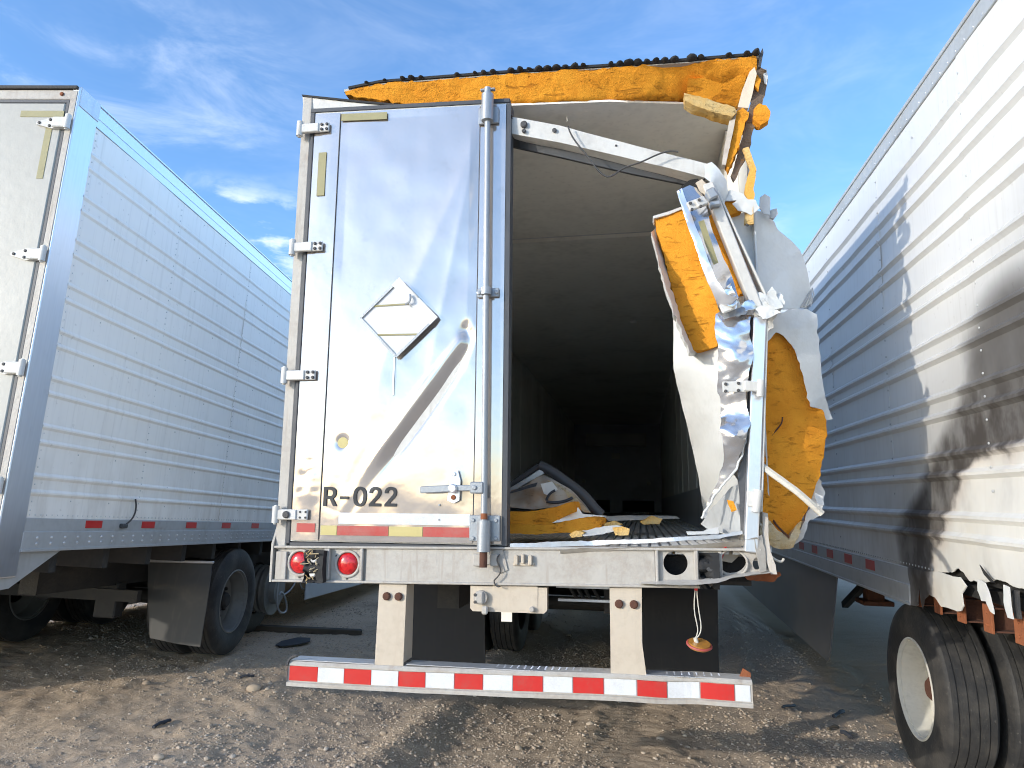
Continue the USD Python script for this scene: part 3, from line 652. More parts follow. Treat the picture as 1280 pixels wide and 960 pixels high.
# the lower rail, whole further on and torn by the fire over the wheel
part(TR, 'bottom_rail', [box(-.008, .03, 1.16, 12, 1.075, 1.185, .003), box(-.016, .03, 1.16, 12, .965, 1.08, .003), box(-.022, .05, 1.16, 12, .955, .972, .002)], M_rail)
tp = [(1.165, .957), (1.08, .965), (1.04, .985), (1.03, 1.06), (1.01, 1.085), (.985, 1.0), (.97, .965), (.93, 1.02), (.86, 1.06), (.78, 1.055), (.70, 1.01), (.60, 1.02), (.50, 1.015), (.44, 1.03), (.40, 1.06), (.41, 1.12), (.36, 1.16), (.42, 1.20), (.5, 1.195), (.6, 1.2), (.7, 1.198), (.85, 1.19), (1.165, 1.187)]
part(TR, 'torn_rail', tri(m3.CrossSection([[(a, b) for a, b in tp]], m3.FillRule.EvenOdd).extrude(.006).refine_to_length(.03)), M_panR)
stage.RemovePrim(TR + '/torn_rail'); used.pop((TR, 'torn_rail'))
q = trimesh.Trimesh(*(lambda mm: (np.array(mm.vert_properties[:, :3], float), np.array(mm.tri_verts)))(m3.CrossSection([tp], m3.FillRule.EvenOdd).extrude(.006).refine_to_length(.025).to_mesh()), process=False)
v = q.vertices; q.vertices = wob(np.stack([-.012 + v[:, 2], v[:, 0], v[:, 1]], 1), .012, 6, 4)
part(TR, 'torn_rail', q, M_panR, smooth=40)
tongue = sheet([(1222, 724), (1232, 728), (1238, 745), (1243, 768), (1238, 765), (1234, 752), (1226, 752), (1222, 738)], -.02, .006, FR, (1, 0, 0), cell=5, axis=0, amp=.01, freq=9, seed=3)
part(TR, 'metal_shred', tongue, M_linerw, smooth=30)
part(TR, 'metal_shred', sheet([(1253, 730), (1260, 734), (1263, 755), (1266, 774), (1259, 772), (1255, 752)], -.03, .006, FR, (1, 0, 0), cell=5, axis=0, amp=.008, freq=9, seed=5), M_linerw, smooth=30)
part(TR, 'metal_shred', sheet([(1264, 737), (1270, 738), (1275, 774), (1268, 773)], .0, .01, FR, (1, 0, 0), cell=5, axis=0, amp=.008, freq=9, seed=6), M_dark, smooth=30)
part(TR, 'metal_shred', sheet([(1224, 706), (1229, 712), (1243, 728), (1239, 728), (1230, 718)], -.035, .004, FR, (1, 0, 0), cell=5, axis=0, amp=.004, freq=9, seed=7), M_char, smooth=30)
for k in range(7):
    y = 1.15 - .305 * k
    part(TR, 'crossmember', [box(.05, 2.5, y + .055, y + .062, .955, 1.075), box(.05, 2.5, y, y + .055, .955, .963), box(.05, 2.5, y, y + .055, 1.067, 1.075)], M_rustdark)
    part(TR, 'end_clip', [box(.035, .048, y - .015, y + .075, .95, 1.085, .002), bolt((.036, y + .03, 1.05), (-1, 0, 0), .008, .006), bolt((.036, y + .03, .985), (-1, 0, 0), .008, .006)], M_rust)
for k in range(12): part(TR, 'crossmember', box(.05, 2.5, 1.6 + k * .6, 1.66 + k * .6, .96, 1.08), M_chassis)
for k in range(8):
    y = 1.92 + .55 * k; part(TR, 'red_reflector', box(-.011, -.008, y - .10, y + .10, 1.10, 1.17), M_redf)
wheel(TR, (.16, 1.30, .435), .512, .287, .28, M_rimw, -1, n=128, dish=.19); wheel(TR, (.50, 1.30, .435), .512, .287, .28, M_rimw, 1, n=96, hub=False); wheel(TR, (2.08, 1.30, .435), .512, .287, .28, M_rimw, -1, n=64, hub=False); wheel(TR, (2.42, 1.30, .435), .512, .287, .28, M_rimw, 1, n=64, hub=False)
part(TR, 'axle', cyl((.4, 1.30, .435), (2.3, 1.30, .435), .065, 16), M_chassis)
part(TR, 'frame_rail', [box(.72, .86, -.5, 4.0, .74, .95), box(1.74, 1.88, -.5, 4.0, .74, .95)], M_chassis)
sk = [FR.hit(*q, 0, -.0) for q in ((1047, 722), (1037, 818), (1021, 829), (940, 727))]
pl = [(2.87, .955), (3.22, .26), (3.33, .17), (11.5, .27), (11.5, .955)]
part(TR, 'side_skirt', poly_prism(pl, .012, YZ, (.0, 0, 0)), M_skirtd)
part(TR, 'skirt_strut', beam(FR.hit(1056, 756, 0, .3), FR.hit(1080, 731, 0, .3), .06, .06), M_chassis)
lg = FR.hit(1085, 752, 0, .3); part(TR, 'landing_leg', [box(lg[0], lg[0] + .14, lg[1], lg[1] + .14, lg[2], .96, .006), box(lg[0] - .05, lg[0] + .2, lg[1] - .05, lg[1] + .2, lg[2] - .03, lg[2] + .01, .006)], M_rustdark)

# ------------------------------------------------------------------ the damaged trailer
TM = thing('semi_trailer', 'wrecked white trailer in the middle with torn open right rear corner and one door', 'trailer', FM)
XL, XR, TOP, LM = -1.325, 1.268, 4.02, 17.0
H = lambda px, py, y=0.0: FM.hit(px, py, 1, y)
part(TM, 'side_wall', [box(XL, XL + .008, .12, LM, 1.36, 3.95), ], M_skin)
part(TM, 'side_wall', [box(XR - .008, XR, .19, LM, 1.36, 3.84), box(XR - .008, XR, .09, .19, 1.36, 3.15)], M_skin)  # rear end added behind the torn sheets, stops sun leaking through
part(TM, 'wall_lining', box(XL + .01, XL + .075, .10, LM - .1, 1.352, 3.88), M_liner); part(TM, 'wall_lining', box(XR - .075, XR - .01, .55, LM - .1, 1.352, 3.86), M_liner)
part(TM, 'kick_plate', [box(XL + .075, XL + .085, .10, LM - .1, 1.352, 1.75), box(XR - .085, XR - .075, .6, LM - .1, 1.352, 1.75)], M_alu)
# ceiling and roof
cl = [poly_prism([(XL + .08, .05), (-.05, .07), (.5, .12), (.95, .22), (XR - .01, .36), (XR - .01, 2.155), (XL + .08, 2.155)], .012, XY, (0, 0, 3.868))] + [box(XL + .08, XR - .01, .16 + 2.1 * k, .155 + 2.1 * (k + 1), 3.868, 3.90) for k in range(1, 8)]
for k, m in enumerate(cl): part(TM, 'ceiling_panel', m, M_liner)
for k in range(12):
    y = 1.3 + 1.25 * k
    part(TM, 'lining_batten', box(XL + .075, XL + .08, y, y + .05, 1.76, 3.86), M_liner); part(TM, 'lining_batten', box(XR - .08, XR - .075, y, y + .05, 1.76, 3.85), M_liner)
part(TM, 'ceiling_bow', [beam(H(640, 327, 4.8), H(800, 322, 4.9), .012, .012)], M_dark)
part(TM, 'ceiling_label', [box(.55, .62, 5.0, 5.004, 3.80, 3.83)], M_linerw)
fo = sheet([(430, 115), (470, 105), (560, 98), (640, 92), (700, 89), (800, 82), (880, 77), (946, 70), (945, 88), (935, 112), (925, 133), (905, 130), (860, 121), (800, 121), (760, 123), (700, 126), (640, 128), (560, 131), (520, 134), (470, 124), (432, 119)],
           [(430, 115, .0), (500, 102, -.004), (560, 98, -.004), (640, 92, -.004), (700, 89, -.004), (760, 85, -.004), (800, 82, -.004), (880, 77, -.004), (946, 70, -.004), (640, 127, .075), (560, 131, .07), (760, 121, .12), (855, 119, .18), (925, 132, .33), (890, 127, .26), (800, 102, .06), (900, 100, .10), (700, 110, .05), (520, 130, .06), (470, 118, .02), (940, 95, .06)], .12, cell=6, amp=.008, freq=8, fine=.006, seed=2, jag=.9)
part(TM, 'roof_foam', fo, M_foam, smooth=26)
part(TM, 'roof_foam', sheet([(860, 98), (905, 96), (933, 92), (930, 115), (920, 133), (890, 126), (858, 118)], [(860, 98, .06), (933, 92, .06), (920, 133, .24), (858, 118, .15)], .05, cell=6, amp=.008, freq=9, fine=.003, seed=8), M_foam, smooth=26)
rf = sheet([(430, 112), (470, 103), (560, 96), (640, 90), (800, 80), (950, 68), (948, 71.5), (800, 83), (640, 93), (560, 99), (470, 106), (430, 115)], .004, 1.0, direction=(0, 1, 0), cell=14)
part(TM, 'roof_skin', rf, M_frame)
part(TM, 'roof_core', box(XL + .03, XR - .03, .95, LM, 3.9, 4.03), M_alu)
bead = []
for k in range(46):
    t = k / 45; px = 436 + t * 508; py = np.interp(px, [430, 470, 560, 640, 800, 950], [112, 103, 96, 90, 80, 68]) - 1.6
    if random.random() < (.42 if px < 640 else .12): continue
    c = H(px, py, -.005); s = .013 + .007 * t + random.uniform(-.003, .003)
    m = trimesh.creation.icosphere(subdivisions=1); m.vertices = wob(m.vertices, .35, 1.0, k) * [s * random.uniform(1.0, 1.6), s * 2.0, s * random.uniform(.5, .8)] + c; bead.append(m)
part(TM, 'roof_edge_seal', bead + [tube([H(436 + 508 * t, np.interp(436 + 508 * t, [430, 470, 560, 640, 800, 950], [112, 103, 96, 90, 80, 68]) - .6, .0) for t in np.linspace(0, 1, 14)], .010, 6)], M_rubber, smooth=40)
part(TM, 'loose_foam_strip', sheet([(855, 116), (870, 120), (918, 134), (921, 140), (915, 146), (893, 141), (870, 133), (856, 125)], [(855, 116, -.02), (918, 134, .02), (856, 125, -.02)], .09, cell=5, amp=.006, freq=14, seed=4, jag=.5), M_foamp, smooth=40)
# the bent header, one piece from the left corner down to the right
hl = [H(379, 121, .0), H(500, 135, 0), H(640, 150, .01), H(770, 178, .02), H(884, 209, .03)]
hd = []
hp = [(378, 119), (450, 127), (527, 134), (640, 146), (700, 157), (790, 181), (884, 205), (882, 222), (790, 199), (700, 178), (640, 167), (527, 151), (450, 143), (379, 139)]
part(TM, 'header', sheet(hp, [(378, 119, -.01), (884, 205, .02), (640, 150, .0)], .13, cell=12, amp=.004, freq=4), M_white)
part(TM, 'header_seal', sheet([(377, 118), (450, 125.5), (527, 132.5), (640, 144), (640, 147), (527, 135), (450, 128), (378, 120.5)], -.015, .14, cell=14), M_rubber)
part(TM, 'header_seal', sheet([(640, 168), (700, 179), (790, 200), (882, 223), (870, 231), (855, 230), (790, 217), (700, 196), (640, 183)], [(640, 168, .02), (882, 223, .03), (640, 183, .12), (870, 231, .14)], .02, cell=12), M_seal)
part(TM, 'header_bolts', [bolt(H(655, 156, -.002), (0, -1, 0), .02, .014), bolt(H(693, 163, -.002), (0, -1, 0), .013, .006), bolt(H(655, 164, -.002), (0, -1, 0), .012, .01), bolt(H(770, 182, .01), (0, -1, 0), .006, .005)], M_dark)
part(TM, 'loose_wire', tube(spline([H(*q, -.03) for q in ((710, 158), (725, 184), (738, 200), (752, 217), (760, 221), (775, 213), (800, 203), (825, 192), (848, 190))], 50), .0045, 6), M_dark, smooth=True)
part(TM, 'loose_wire', tube(spline([H(*q, .25) for q in ((706, 130), (708, 145), (709, 152))], 8), .006, 6), M_liner)
# left post, seals, door
part(TM, 'left_post', box(XL, -1.262, -.012, .14, 1.33, 3.995, .006), M_frame)
part(TM, 'door_seal', [box(-1.262, -1.236, -.022, .05, 1.362, 3.90, .004), box(-1.236, -.05, -.022, .05, 1.350, 1.372, .004)], M_seal)
part(TM, 'door_seal', [beam((-1.262, -.005, 3.897), (-.05, -.005, 3.846), .04, .026, bev=.003)], M_seal)


def ztop(x): return 3.882 + (np.asarray(x) + 1.22) / 1.17 * (3.832 - 3.882)


def crease(x, z):
    A, d = np.array([-.20, 3.80]), np.array([-.80, -2.25]); L = np.linalg.norm(d); d = d / L; n = np.array([-d[1], d[0]])
    s = (x - A[0]) * d[0] + (z - A[1]) * d[1]; t = (x - A[0]) * n[0] + (z - A[1]) * n[1]      # t > 0: to the right and below
    u = s / L; env = np.clip(np.sin(np.clip(u, 0, 1) * math.pi), 0, 1) ** .7
    h = .013 * env * np.exp(-np.sqrt((t - .02 * np.sin(u * 9)) ** 2 + .0004) / .10)
    B, e = np.array([-.20, 3.80]), np.array([-.32, -1.75]); M_ = np.linalg.norm(e); e = e / M_; m = np.array([-e[1], e[0]])
    s2 = (x - B[0]) * e[0] + (z - B[1]) * e[1]; t2 = (x - B[0]) * m[0] + (z - B[1]) * m[1]
    h = h + .008 * np.clip(np.sin(np.clip(s2 / M_, 0, 1) * math.pi), 0, 1) * np.exp(-np.sqrt(t2 ** 2 + .00015) / .05)
    C, f = np.array([-.215, 2.53]), np.array([-.72, -1.04]); K = np.linalg.norm(f); f = f / K; k = np.array([-f[1], f[0]])
    s3 = ((x - C[0]) * f[0] + (z - C[1]) * f[1]) / K; t3 = (x - C[0]) * k[0] + (z - C[1]) * k[1] - .01 * np.sin(s3 * 5)
    e3 = np.clip(np.sin(np.clip(s3 * .95 + .04, 0, 1) * math.pi), 0, 1) ** .6
    wid = .022 + .045 * e3
    # a smooth pressed channel beside a ridge
    w_ = wid * 1.25; on = (s3 > -.06) * (s3 < 1.02); u3 = np.clip(t3 / w_, -1.6, 1.6)
    tp_ = np.clip((s3 - .58) / .28, 0, 1); tp_ = 1 - .88 * tp_ * tp_ * (3 - 2 * tp_)
    h = h + on * e3 * tp_ * (.016 * np.exp(-((u3 + .6) / .42) ** 2) - .020 * np.exp(-((u3 - .40) / .42) ** 2))
    P = np.stack([x, z, x * 0], -1)
    h = h + .016 * (meshkit.fbm(P * 1.6, 3, 4) - .5) + .005 * (meshkit.fbm(P * 5, 2, 6) - .5)
    r = np.hypot(x + .955, z - 1.905); h = h - .014 * np.exp(-(r / .03) ** 2)
    r = np.hypot(x + .27, z - 2.50); h = h - .02 * np.exp(-((x + .27) ** 2 / .0012 + (z - 2.5) ** 2 / .0022))
    return h


def panel(x0, x1, z0, fn, y=-.03, step=.010, mat=None):
    nx_, nz_ = int((x1 - x0) / step) + 2, int((3.85 - z0) / step) + 2
    xs = np.linspace(x0, x1, nx_); X, T = np.meshgrid(xs, np.linspace(0, 1, nz_), indexing='ij'); Z = z0 + T * (ztop(X) - .012 - z0)
    edge = np.minimum(np.minimum((X - x0), (x1 - X)), np.minimum(Z - z0, ztop(X) - .012 - Z)); Yv = y - fn(X, Z) * np.clip(edge / .05, 0, 1)
    i = np.arange(nx_ * nz_).reshape(nx_, nz_); V = np.stack([X, Yv, Z], -1).reshape(-1, 3)
    q = np.stack([i[:-1, :-1], i[1:, :-1], i[1:, 1:], i[:-1, 1:]], -1).reshape(-1, 4)
    ring = np.r_[i[:, 0], i[-1, 1:], i[-2::-1, -1], i[0, -2:0:-1]]; rv_ = V[ring].copy(); rv_[:, 1] = y + .012; nV = len(V)
    j = np.arange(len(ring)); rq = np.stack([ring, j + nV, np.roll(j, -1) + nV, np.roll(ring, -1)], 1)
    Fq = np.vstack([q, rq]); return trimesh.Trimesh(np.vstack([V, rv_]), np.vstack([Fq[:, [0, 1, 2]], Fq[:, [0, 2, 3]]]), process=False)


rip = lambda x, z: .006 * (meshkit.fbm(np.stack([x * 2, z * 2, x * 0], -1), 3, 14) - .5) + .03 * np.exp(-((z - 1.72) / .11) ** 2) * (meshkit.fbm(np.stack([x * 9, z * 9, x * 0], -1), 3, 2) - .5)
dcore = poly_prism([(-1.232, 1.376), (-.052, 1.376), (-.052, 3.832), (-1.232, 3.882)], .07, XZ, (0, -.018, 0))
DM = part(TM, 'left_door', dcore, M_white)
part(DM, 'door_panel', panel(-1.062, -.222, 1.382, crease, step=.0055), M_door, smooth=50)
part(DM, 'hinge_strip', panel(-1.228, -1.070, 1.382, rip, y=-.028, step=.014), M_door, smooth=50)
part(DM, 'edge_strip', panel(-.216, -.070, 1.382, lambda x, z: .004 * (meshkit.fbm(np.stack([x * 3, z * 2, x * 0], -1), 3, 5) - .5), y=-.030, step=.018), M_door, smooth=50)
part(DM, 'edge_seal', poly_prism([(-.068, 1.372), (-.042, 1.372), (-.042, 3.825), (-.068, 3.826)], .09, XZ, (0, -.028, 0)), M_seal)
part(DM, 'panel_joint', tube([(-1.066, -.031, z) for z in np.linspace(1.39, 3.85, 12)], .004, 5), M_dark)
part(DM, 'tape_strip', poly_prism([(-1.057, 3.802), (-.775, 3.788), (-.775, 3.832), (-1.057, 3.847)], .004, XZ, (0, -.041, 0)), M_tan)
part(DM, 'tape_strip', box(-1.19, -1.142, -.036, -.031, 3.345, 3.615), M_tan)
for z in (3.748, 3.03, 2.28, 1.515): hinge(TM, -1.262, z, -.026, M_white, -1, L=.0, h=.06) if False else None


def strap(z, wide):
    hp_ = part(DM, 'hinge', [box(-1.30, -1.128, -.052, -.036, z - .028, z + .028, .004), box(-1.30, -1.19, -.06, -.045, z - .027, z + .027, .004)], M_white)
    part(hp_, 'barrel', [cyl((-1.312, -.05, z - .045), (-1.312, -.05, z + .045), .019, 14), cyl((-1.312, -.05, z - .052), (-1.312, -.05, z + .05), .011, 10)], M_white, smooth=40)
    part(hp_, 'bolts', [bolt((x, -.052, z + e), (0, -1, 0), .009, .008) for x in (-1.172, -1.14) for e in (-.015, .015)] if wide else [bolt((-1.245, -.06, z), (0, -1, 0), .02, .01)] + [bolt((x, -.052, z + e), (0, -1, 0), .006, .004) for x in (-1.17, -1.138) for e in (-.015, .015)], M_dark)


for z in (3.768, 3.031, 2.281): strap(z, True)
strap(1.517, False)
# door furniture
rod = part(DM, 'lock_rod', cyl((-.152, -.072, 1.46), (-.168, -.072, 3.86), .0165, 20), M_galv, smooth=40)
part(rod, 'rod_guide', [cyl((-.167, -.075, 3.70), (-.168, -.075, 3.86), .034, 20), cyl((-.168, -.075, 3.86), (-.168, -.075, 3.90), .020, 16), box(-.225, -.11, -.05, -.034, 3.70, 3.80, .004), box(-.21, -.125, -.085, -.06, 3.885, 3.896, .003)], M_galv, smooth=40)
part(rod, 'rod_guide', [box(-.215, -.095, -.05, -.034, 2.685, 2.735, .004), cyl((-.159, -.075, 2.69), (-.159, -.075, 2.73), .028, 18), bolt((-.205, -.05, 2.71), (0, -1, 0), .012, .008), bolt((-.107, -.05, 2.71), (0, -1, 0), .012, .008)], M_galv, smooth=40)
part(rod, 'rod_guide', [box(-.235, -.075, -.05, -.034, 1.395, 1.525, .004), cyl((-.152, -.075, 1.345), (-.152, -.075, 1.50), .034, 20), cyl((-.152, -.075, 1.42), (-.152, -.075, 1.43), .037, 20)] + [bolt((x, -.05, z), (0, -1, 0), .010, .008) for x in (-.215, -.095) for z in (1.41, 1.50)], M_galv, smooth=40)
part(rod, 'rod_foot', cyl((-.152, -.075, 1.268), (-.152, -.075, 1.345), .020, 16), M_rustdark, smooth=40)
part(rod, 'rust_ring', cyl((-.152, -.075, 1.505), (-.152, -.073, 1.535), .0175, 18), M_rust, smooth=40)
hn = part(DM, 'door_handle', [beam((-.49, -.085, 1.652), (-.30, -.085, 1.662), .02, .036), beam((-.31, -.085, 1.662), (-.17, -.085, 1.664), .012, .03)], M_galv)
part(hn, 'handle_catch', [poly_prism([(-.352, 1.60), (-.318, 1.585), (-.288, 1.60), (-.284, 1.70), (-.30, 1.755), (-.335, 1.755), (-.34, 1.69)], .02, XZ, (0, -.062, 0)), bolt((-.318, -.062, 1.735), (0, -1, 0), .012, .01), bolt((-.315, -.075, 1.66), (0, -1, 0), .024, .03)], M_alub)
part(hn, 'catch_rivet', [bolt((-.318, -.062, 1.615), (0, -1, 0), .013, .008)], M_rust); part(hn, 'rod_clamp', [box(-.225, -.155, -.097, -.06, 1.635, 1.695, .006), bolt((-.20, -.097, 1.665), (0, -1, 0), .012, .008)], M_galv)
# placard holder
pc, pr = np.array([-.652, 2.583]), .222; ex = np.array([.72, .694]); ey = np.array([-.694, .72])
def PD(a, b): return tuple(pc + ex * a * .155 * .98 + ey * b * .155)
pla = part(DM, 'placard_holder', poly_prism([PD(-1, -1), PD(1, -1), PD(1, 1), PD(-1, 1)], .006, XZ, (0, -.066, 0)), M_tapew)
def bar2(a, b, w, d, y): 
    a, b = np.array(a), np.array(b); u = (b - a) / np.linalg.norm(b - a); n = np.array([-u[1], u[0]]) * w / 2
    return poly_prism([tuple(a - n), tuple(b - n), tuple(b + n), tuple(a + n)], d, XZ, (0, y, 0))
for a, b in (((-1, -1), (1, -1)), ((-1, -1), (-1, 1)), ((-1, 1), (1, 1))): part(pla, 'placard_edge', bar2(PD(*a), PD(*b), .013, .010, -.075), M_galv)
part(pla, 'placard_flap', poly_prism([PD(.66, -1.05), PD(1.05, -1.05), PD(1.05, 1.05), PD(.66, 1.05)], .010, XZ, (0, -.079, 0)), M_tapew)
for b0, b1 in (((-.35, .98), (.62, .1)), ((-.98, .1), (.1, -.95))): part(pla, 'placard_slat', bar2(PD(*b0), PD(*b1), .009, .006, -.071), M_tan)
part(pla, 'placard_clip', [tube(spline([(PD(.9, .25)[0], -.09, PD(.9, .25)[1]), (PD(.7, .05)[0], -.10, PD(.7, .05)[1]), (PD(.55, .12)[0], -.085, PD(.55, .12)[1])], 8), .006, 6), tube([(PD(1.04, .65)[0], -.085, PD(1.04, .65)[1]), (PD(1.04, .0)[0], -.085, PD(1.04, .0)[1])], .004, 6)], M_galv)
part(pla, 'placard_stem', box(pc[0] - .004 - .022, pc[0] + .004 - .022, -.045, -.040, 2.16, 2.37), M_alub)
# number and tape on the door
tm = meshkit.text_mesh('R-022', .098, .003, True); lo, hi = tm.bounds; k = (-.634 + 1.047) / (hi[0] - lo[0]); V = tm.vertices.copy()
V[:, 0] = -1.047 + (V[:, 0] - lo[0]) * k; V[:, 1] = 1.563 + (V[:, 1] - lo[1]) * k
tm = trimesh.Trimesh(V, tm.faces, process=False); tm = tm.subdivide_to_size(.007) if False else trimesh.Trimesh(*trimesh.remesh.subdivide_to_size(tm.vertices, tm.faces, .005), process=False); V = tm.vertices
yb = -.030 - crease(V[:, 0], V[:, 1]) - .005
tm.vertices = np.stack([V[:, 0], yb - V[:, 2], V[:, 1]], 1); part(DM, 'unit_number', tm, M_black)


def decal(x0, x1, z0, z1, mat, name, fn=crease, off=-.0325):
    m = box(x0, x1, 0, .002, z0, z1).subdivide().subdivide().subdivide(); v = m.vertices; m.vertices = np.stack([v[:, 0], off - fn(v[:, 0], v[:, 2]) * np.clip(np.minimum(v[:, 2] - 1.382, v[:, 0] * 0 + 1) / .05, 0, 1) - v[:, 1], v[:, 2]], 1)
    return part(DM, name, m, mat)


decal(-.960, -.675, 1.412, 1.462, M_redf, 'red_reflector'); decal(-.485, -.228, 1.412, 1.462, M_redf, 'red_reflector')
decal(-1.055, -.963, 1.412, 1.462, M_tapey, 'yellow_reflector'); decal(-.672, -.488, 1.412, 1.462, M_tapey, 'yellow_reflector')
decal(-.955, -.235, 1.472, 1.53, M_tapew, 'white_reflector')
decal(-1.195, -1.09, 1.425, 1.472, M_redf, 'red_reflector', rip, -.0305)
part(DM, 'dent_marks', [bolt((-.40, -.036, 1.575), (0, -1, 0), .006, .004), bolt((-.40, -.036, 1.50), (0, -1, 0), .005, .004)], M_galv)
part(DM, 'panel_cap', cyl((-.955, -.024, 1.905), (-.955, -.029, 1.905), .03, 20), M_tapey)

# sill with lamp pockets
def holes(shape, cs, r, y0=-.2, y1=.2):
    for x, z in cs: shape = shape - m3.Manifold.cylinder(y1 - y0, r, r, 40).rotate((-90, 0, 0)).translate((x, y0, z))
    return shape


def mbox(x0, x1, y0, y1, z0, z1): return m3.Manifold.cube((x1 - x0, y1 - y0, z1 - z0)).translate((x0, y0, z0))


SB, ST = 1.165, 1.350
part(TM, 'rear_sill', [box(-.80, .70, -.015, .012, SB + .004, ST - .002, .004), box(-1.322, 1.20, -.03, .10, ST - .012, ST, .003), box(-1.322, .98, -.032, .10, SB - .004, SB + .008, .003)], M_frame)
part(TM, 'sill_end', poly_prism([(-.03, 1.16), (.16, 1.16), (.16, 1.46), (.02, 1.46), (-.03, 1.36)], .012, YZ, (XL - .012, 0, 0)), M_frame)
lp = holes(mbox(-1.31, -.80, -.004, .004, SB + .008, ST - .012), [(-1.175, 1.262), (-.905, 1.264)], .064)
pkt = part(TM, 'lamp_pocket', tri(lp), M_frame)
for m in (box(-.83, -.812, -.03, -.005, SB + .008, ST - .012, .004), box(-1.312, -1.25, -.02, -.005, SB + .008, ST - .03, .003), box(-1.03, -1.0, -.03, -.005, SB + .01, ST - .014, .003)): part(pkt, 'pocket_rim', m, M_frame)
for x in (-1.175, -.905):
    tl = part(TM, 'tail_lamp', [lathe([(.001, -.024), (.03, -.022), (.052, -.014), (.058, 0), (.058, .02), (.001, .02)], 40, (0, 0, 0))], M_lens, smooth=50)
    p_ = UsdGeom.Mesh.Get(stage, tl); pts = np.array(p_.GetPointsAttr().Get()); nn = np.array(p_.GetNormalsAttr().Get())
    p_.GetPointsAttr().Set(Vt.Vec3fArray.FromNumpy(np.stack([-pts[:, 1] + x, pts[:, 0], pts[:, 2] + 1.263], 1).astype(np.float32))); p_.GetNormalsAttr().Set(Vt.Vec3fArray.FromNumpy(np.stack([-nn[:, 1], nn[:, 0], nn[:, 2]], 1).astype(np.float32)))
    a = np.linspace(0, 2 * math.pi, 41)
    part(tl, 'lamp_ring', tube(np.stack([x + .066 * np.cos(a), a * 0 - .006, 1.263 + .066 * np.sin(a)], 1), .008, 8), M_frame, smooth=True)
    part(tl, 'lamp_screws', [bolt((x + .076 * math.cos(t), -.004, 1.263 + .076 * math.sin(t)), (0, -1, 0), .006, .004) for t in (.5, 2.6, 4.7)], M_dark)


def bumper_block(x0, x1, seed):
    m = tri(mbox(x0, x1, -.075, .0, SB - .002, ST - .022).refine_to_length(.012)); v = m.vertices.copy()
    n = meshkit.fbm(v * 26, 4, seed); front = (v[:, 1] < -.02) & (v[:, 0] < x0 + (x1 - x0) * .62)
    v = wob(v, .006, 18, seed); v[:, 1] += front * np.clip(n - .42, 0, 1) * .22
    return trimesh.Trimesh(v, m.faces, process=False)


bb = part(TM, 'dock_bumper', bumper_block(-1.125, -1.012, 3), M_rubber, smooth=40)
sh = []
for k in range(26):
    c = np.array([-1.10 + random.uniform(-.03, .055), -.06 - random.uniform(0, .02), random.uniform(1.175, 1.325)]); sh.append(tube(spline([c, c + RNG.normal(0, .012, 3), c + RNG.normal(0, .02, 3)], 6), .0025, 5))
part(bb, 'frayed_cords', sh, M_foamt, kind='stuff')
part(bb, 'bumper_bolts', [bolt((-1.075, -.055, 1.21), (0, -1, 0), .018, .01), bolt((-1.075, -.05, 1.285), (0, -1, 0), .018, .01)], M_alu)
part(bb, 'rubber_shred', sheet([(386, 698), (375, 704), (384, 711), (395, 709)], -.05, .02, cell=4, amp=.006, freq=20), M_rubber)
# right, battered pocket
rp = holes(mbox(.70, 1.225, -.004, .004, SB + .02, ST - .008), [(.797, 1.277)], .058)
rp = rp - m3.Manifold.cylinder(.4, .060, .060, 40).scale((1.05, 1, 1)).rotate((-90, 0, 0)).translate((1.068, -.2, 1.272)) - m3.Manifold.cylinder(.4, .026, .026, 24).scale((.8, 1.5, 1)).rotate((-90, 0, 0)).translate((1.182, -.2, 1.255))
rpt = tri(rp.refine_to_length(.02)); v = rpt.vertices; e = np.clip((v[:, 0] - .9) / .35, 0, 1)
rpt.vertices = np.stack([v[:, 0], v[:, 1] - .012 * e * np.sin(v[:, 2] * 40) + .01 * e ** 2, v[:, 2] + e * .05 * (1.36 - v[:, 2]) / .18], 1)
pk2 = part(TM, 'lamp_pocket', rpt, M_frame, smooth=30, label='bent lamp pocket with empty holes')
for m in (box(.70, .715, -.028, -.004, SB + .01, ST - .01, .004), box(.885, .905, -.03, -.004, SB + .01, ST - .012, .004), box(1.0, 1.018, -.02, -.004, SB + .04, ST - .014, .004)): part(pk2, 'pocket_rim', m, M_frame)
a = np.linspace(0, 2 * math.pi, 49); rx, rz = 1.068 + .068 * np.cos(a), 1.282 + .062 * np.sin(a); ee = np.clip((rx - .9) / .35, 0, 1)
part(pk2, 'hole_rim', tube(wob(np.stack([rx, -.008 - .012 * ee * np.sin(rz * 40) + .01 * ee ** 2, rz], 1), .008, 14, 3), .006, 8), M_frame, smooth=True)
part(pk2, 'lens_shard', sheet([(901, 701), (905, 693), (909, 691), (905, 703), (903, 708)], .01, .004, cell=3), M_lens)
part(pk2, 'bent_plate', sheet([(900, 690), (925, 686), (928, 700), (915, 712), (903, 710)], [(900, 690, .05), (925, 686, .09), (915, 712, .07)], .004, cell=5, amp=.006, freq=10), M_post)
bb = part(TM, 'dock_bumper', bumper_block(.905, .998, 9), M_rubber, smooth=40)
for z in (1.225, 1.29): part(bb, 'bumper_bolt', bolt((.955, -.06, z), (0, -1, 0), .018, .014), M_dark)
def strip(pxs, y, r, mat, name, parent=TM, n=30, sq=None): return part(parent, name, tube(wob(spline([H(a, b, y if np.ndim(y) == 0 else y[i]) for i, (a, b) in enumerate(pxs)], n), .003, 9, 2), r, 8), mat, smooth=50)
def flange(poly, dep, th=.01, mat=M_frame, name='sill_lip', seed=0): part(TM, name, sheet(poly, dep, th, cell=6, amp=.005, freq=7, seed=seed, jag=.25), mat, smooth=35)


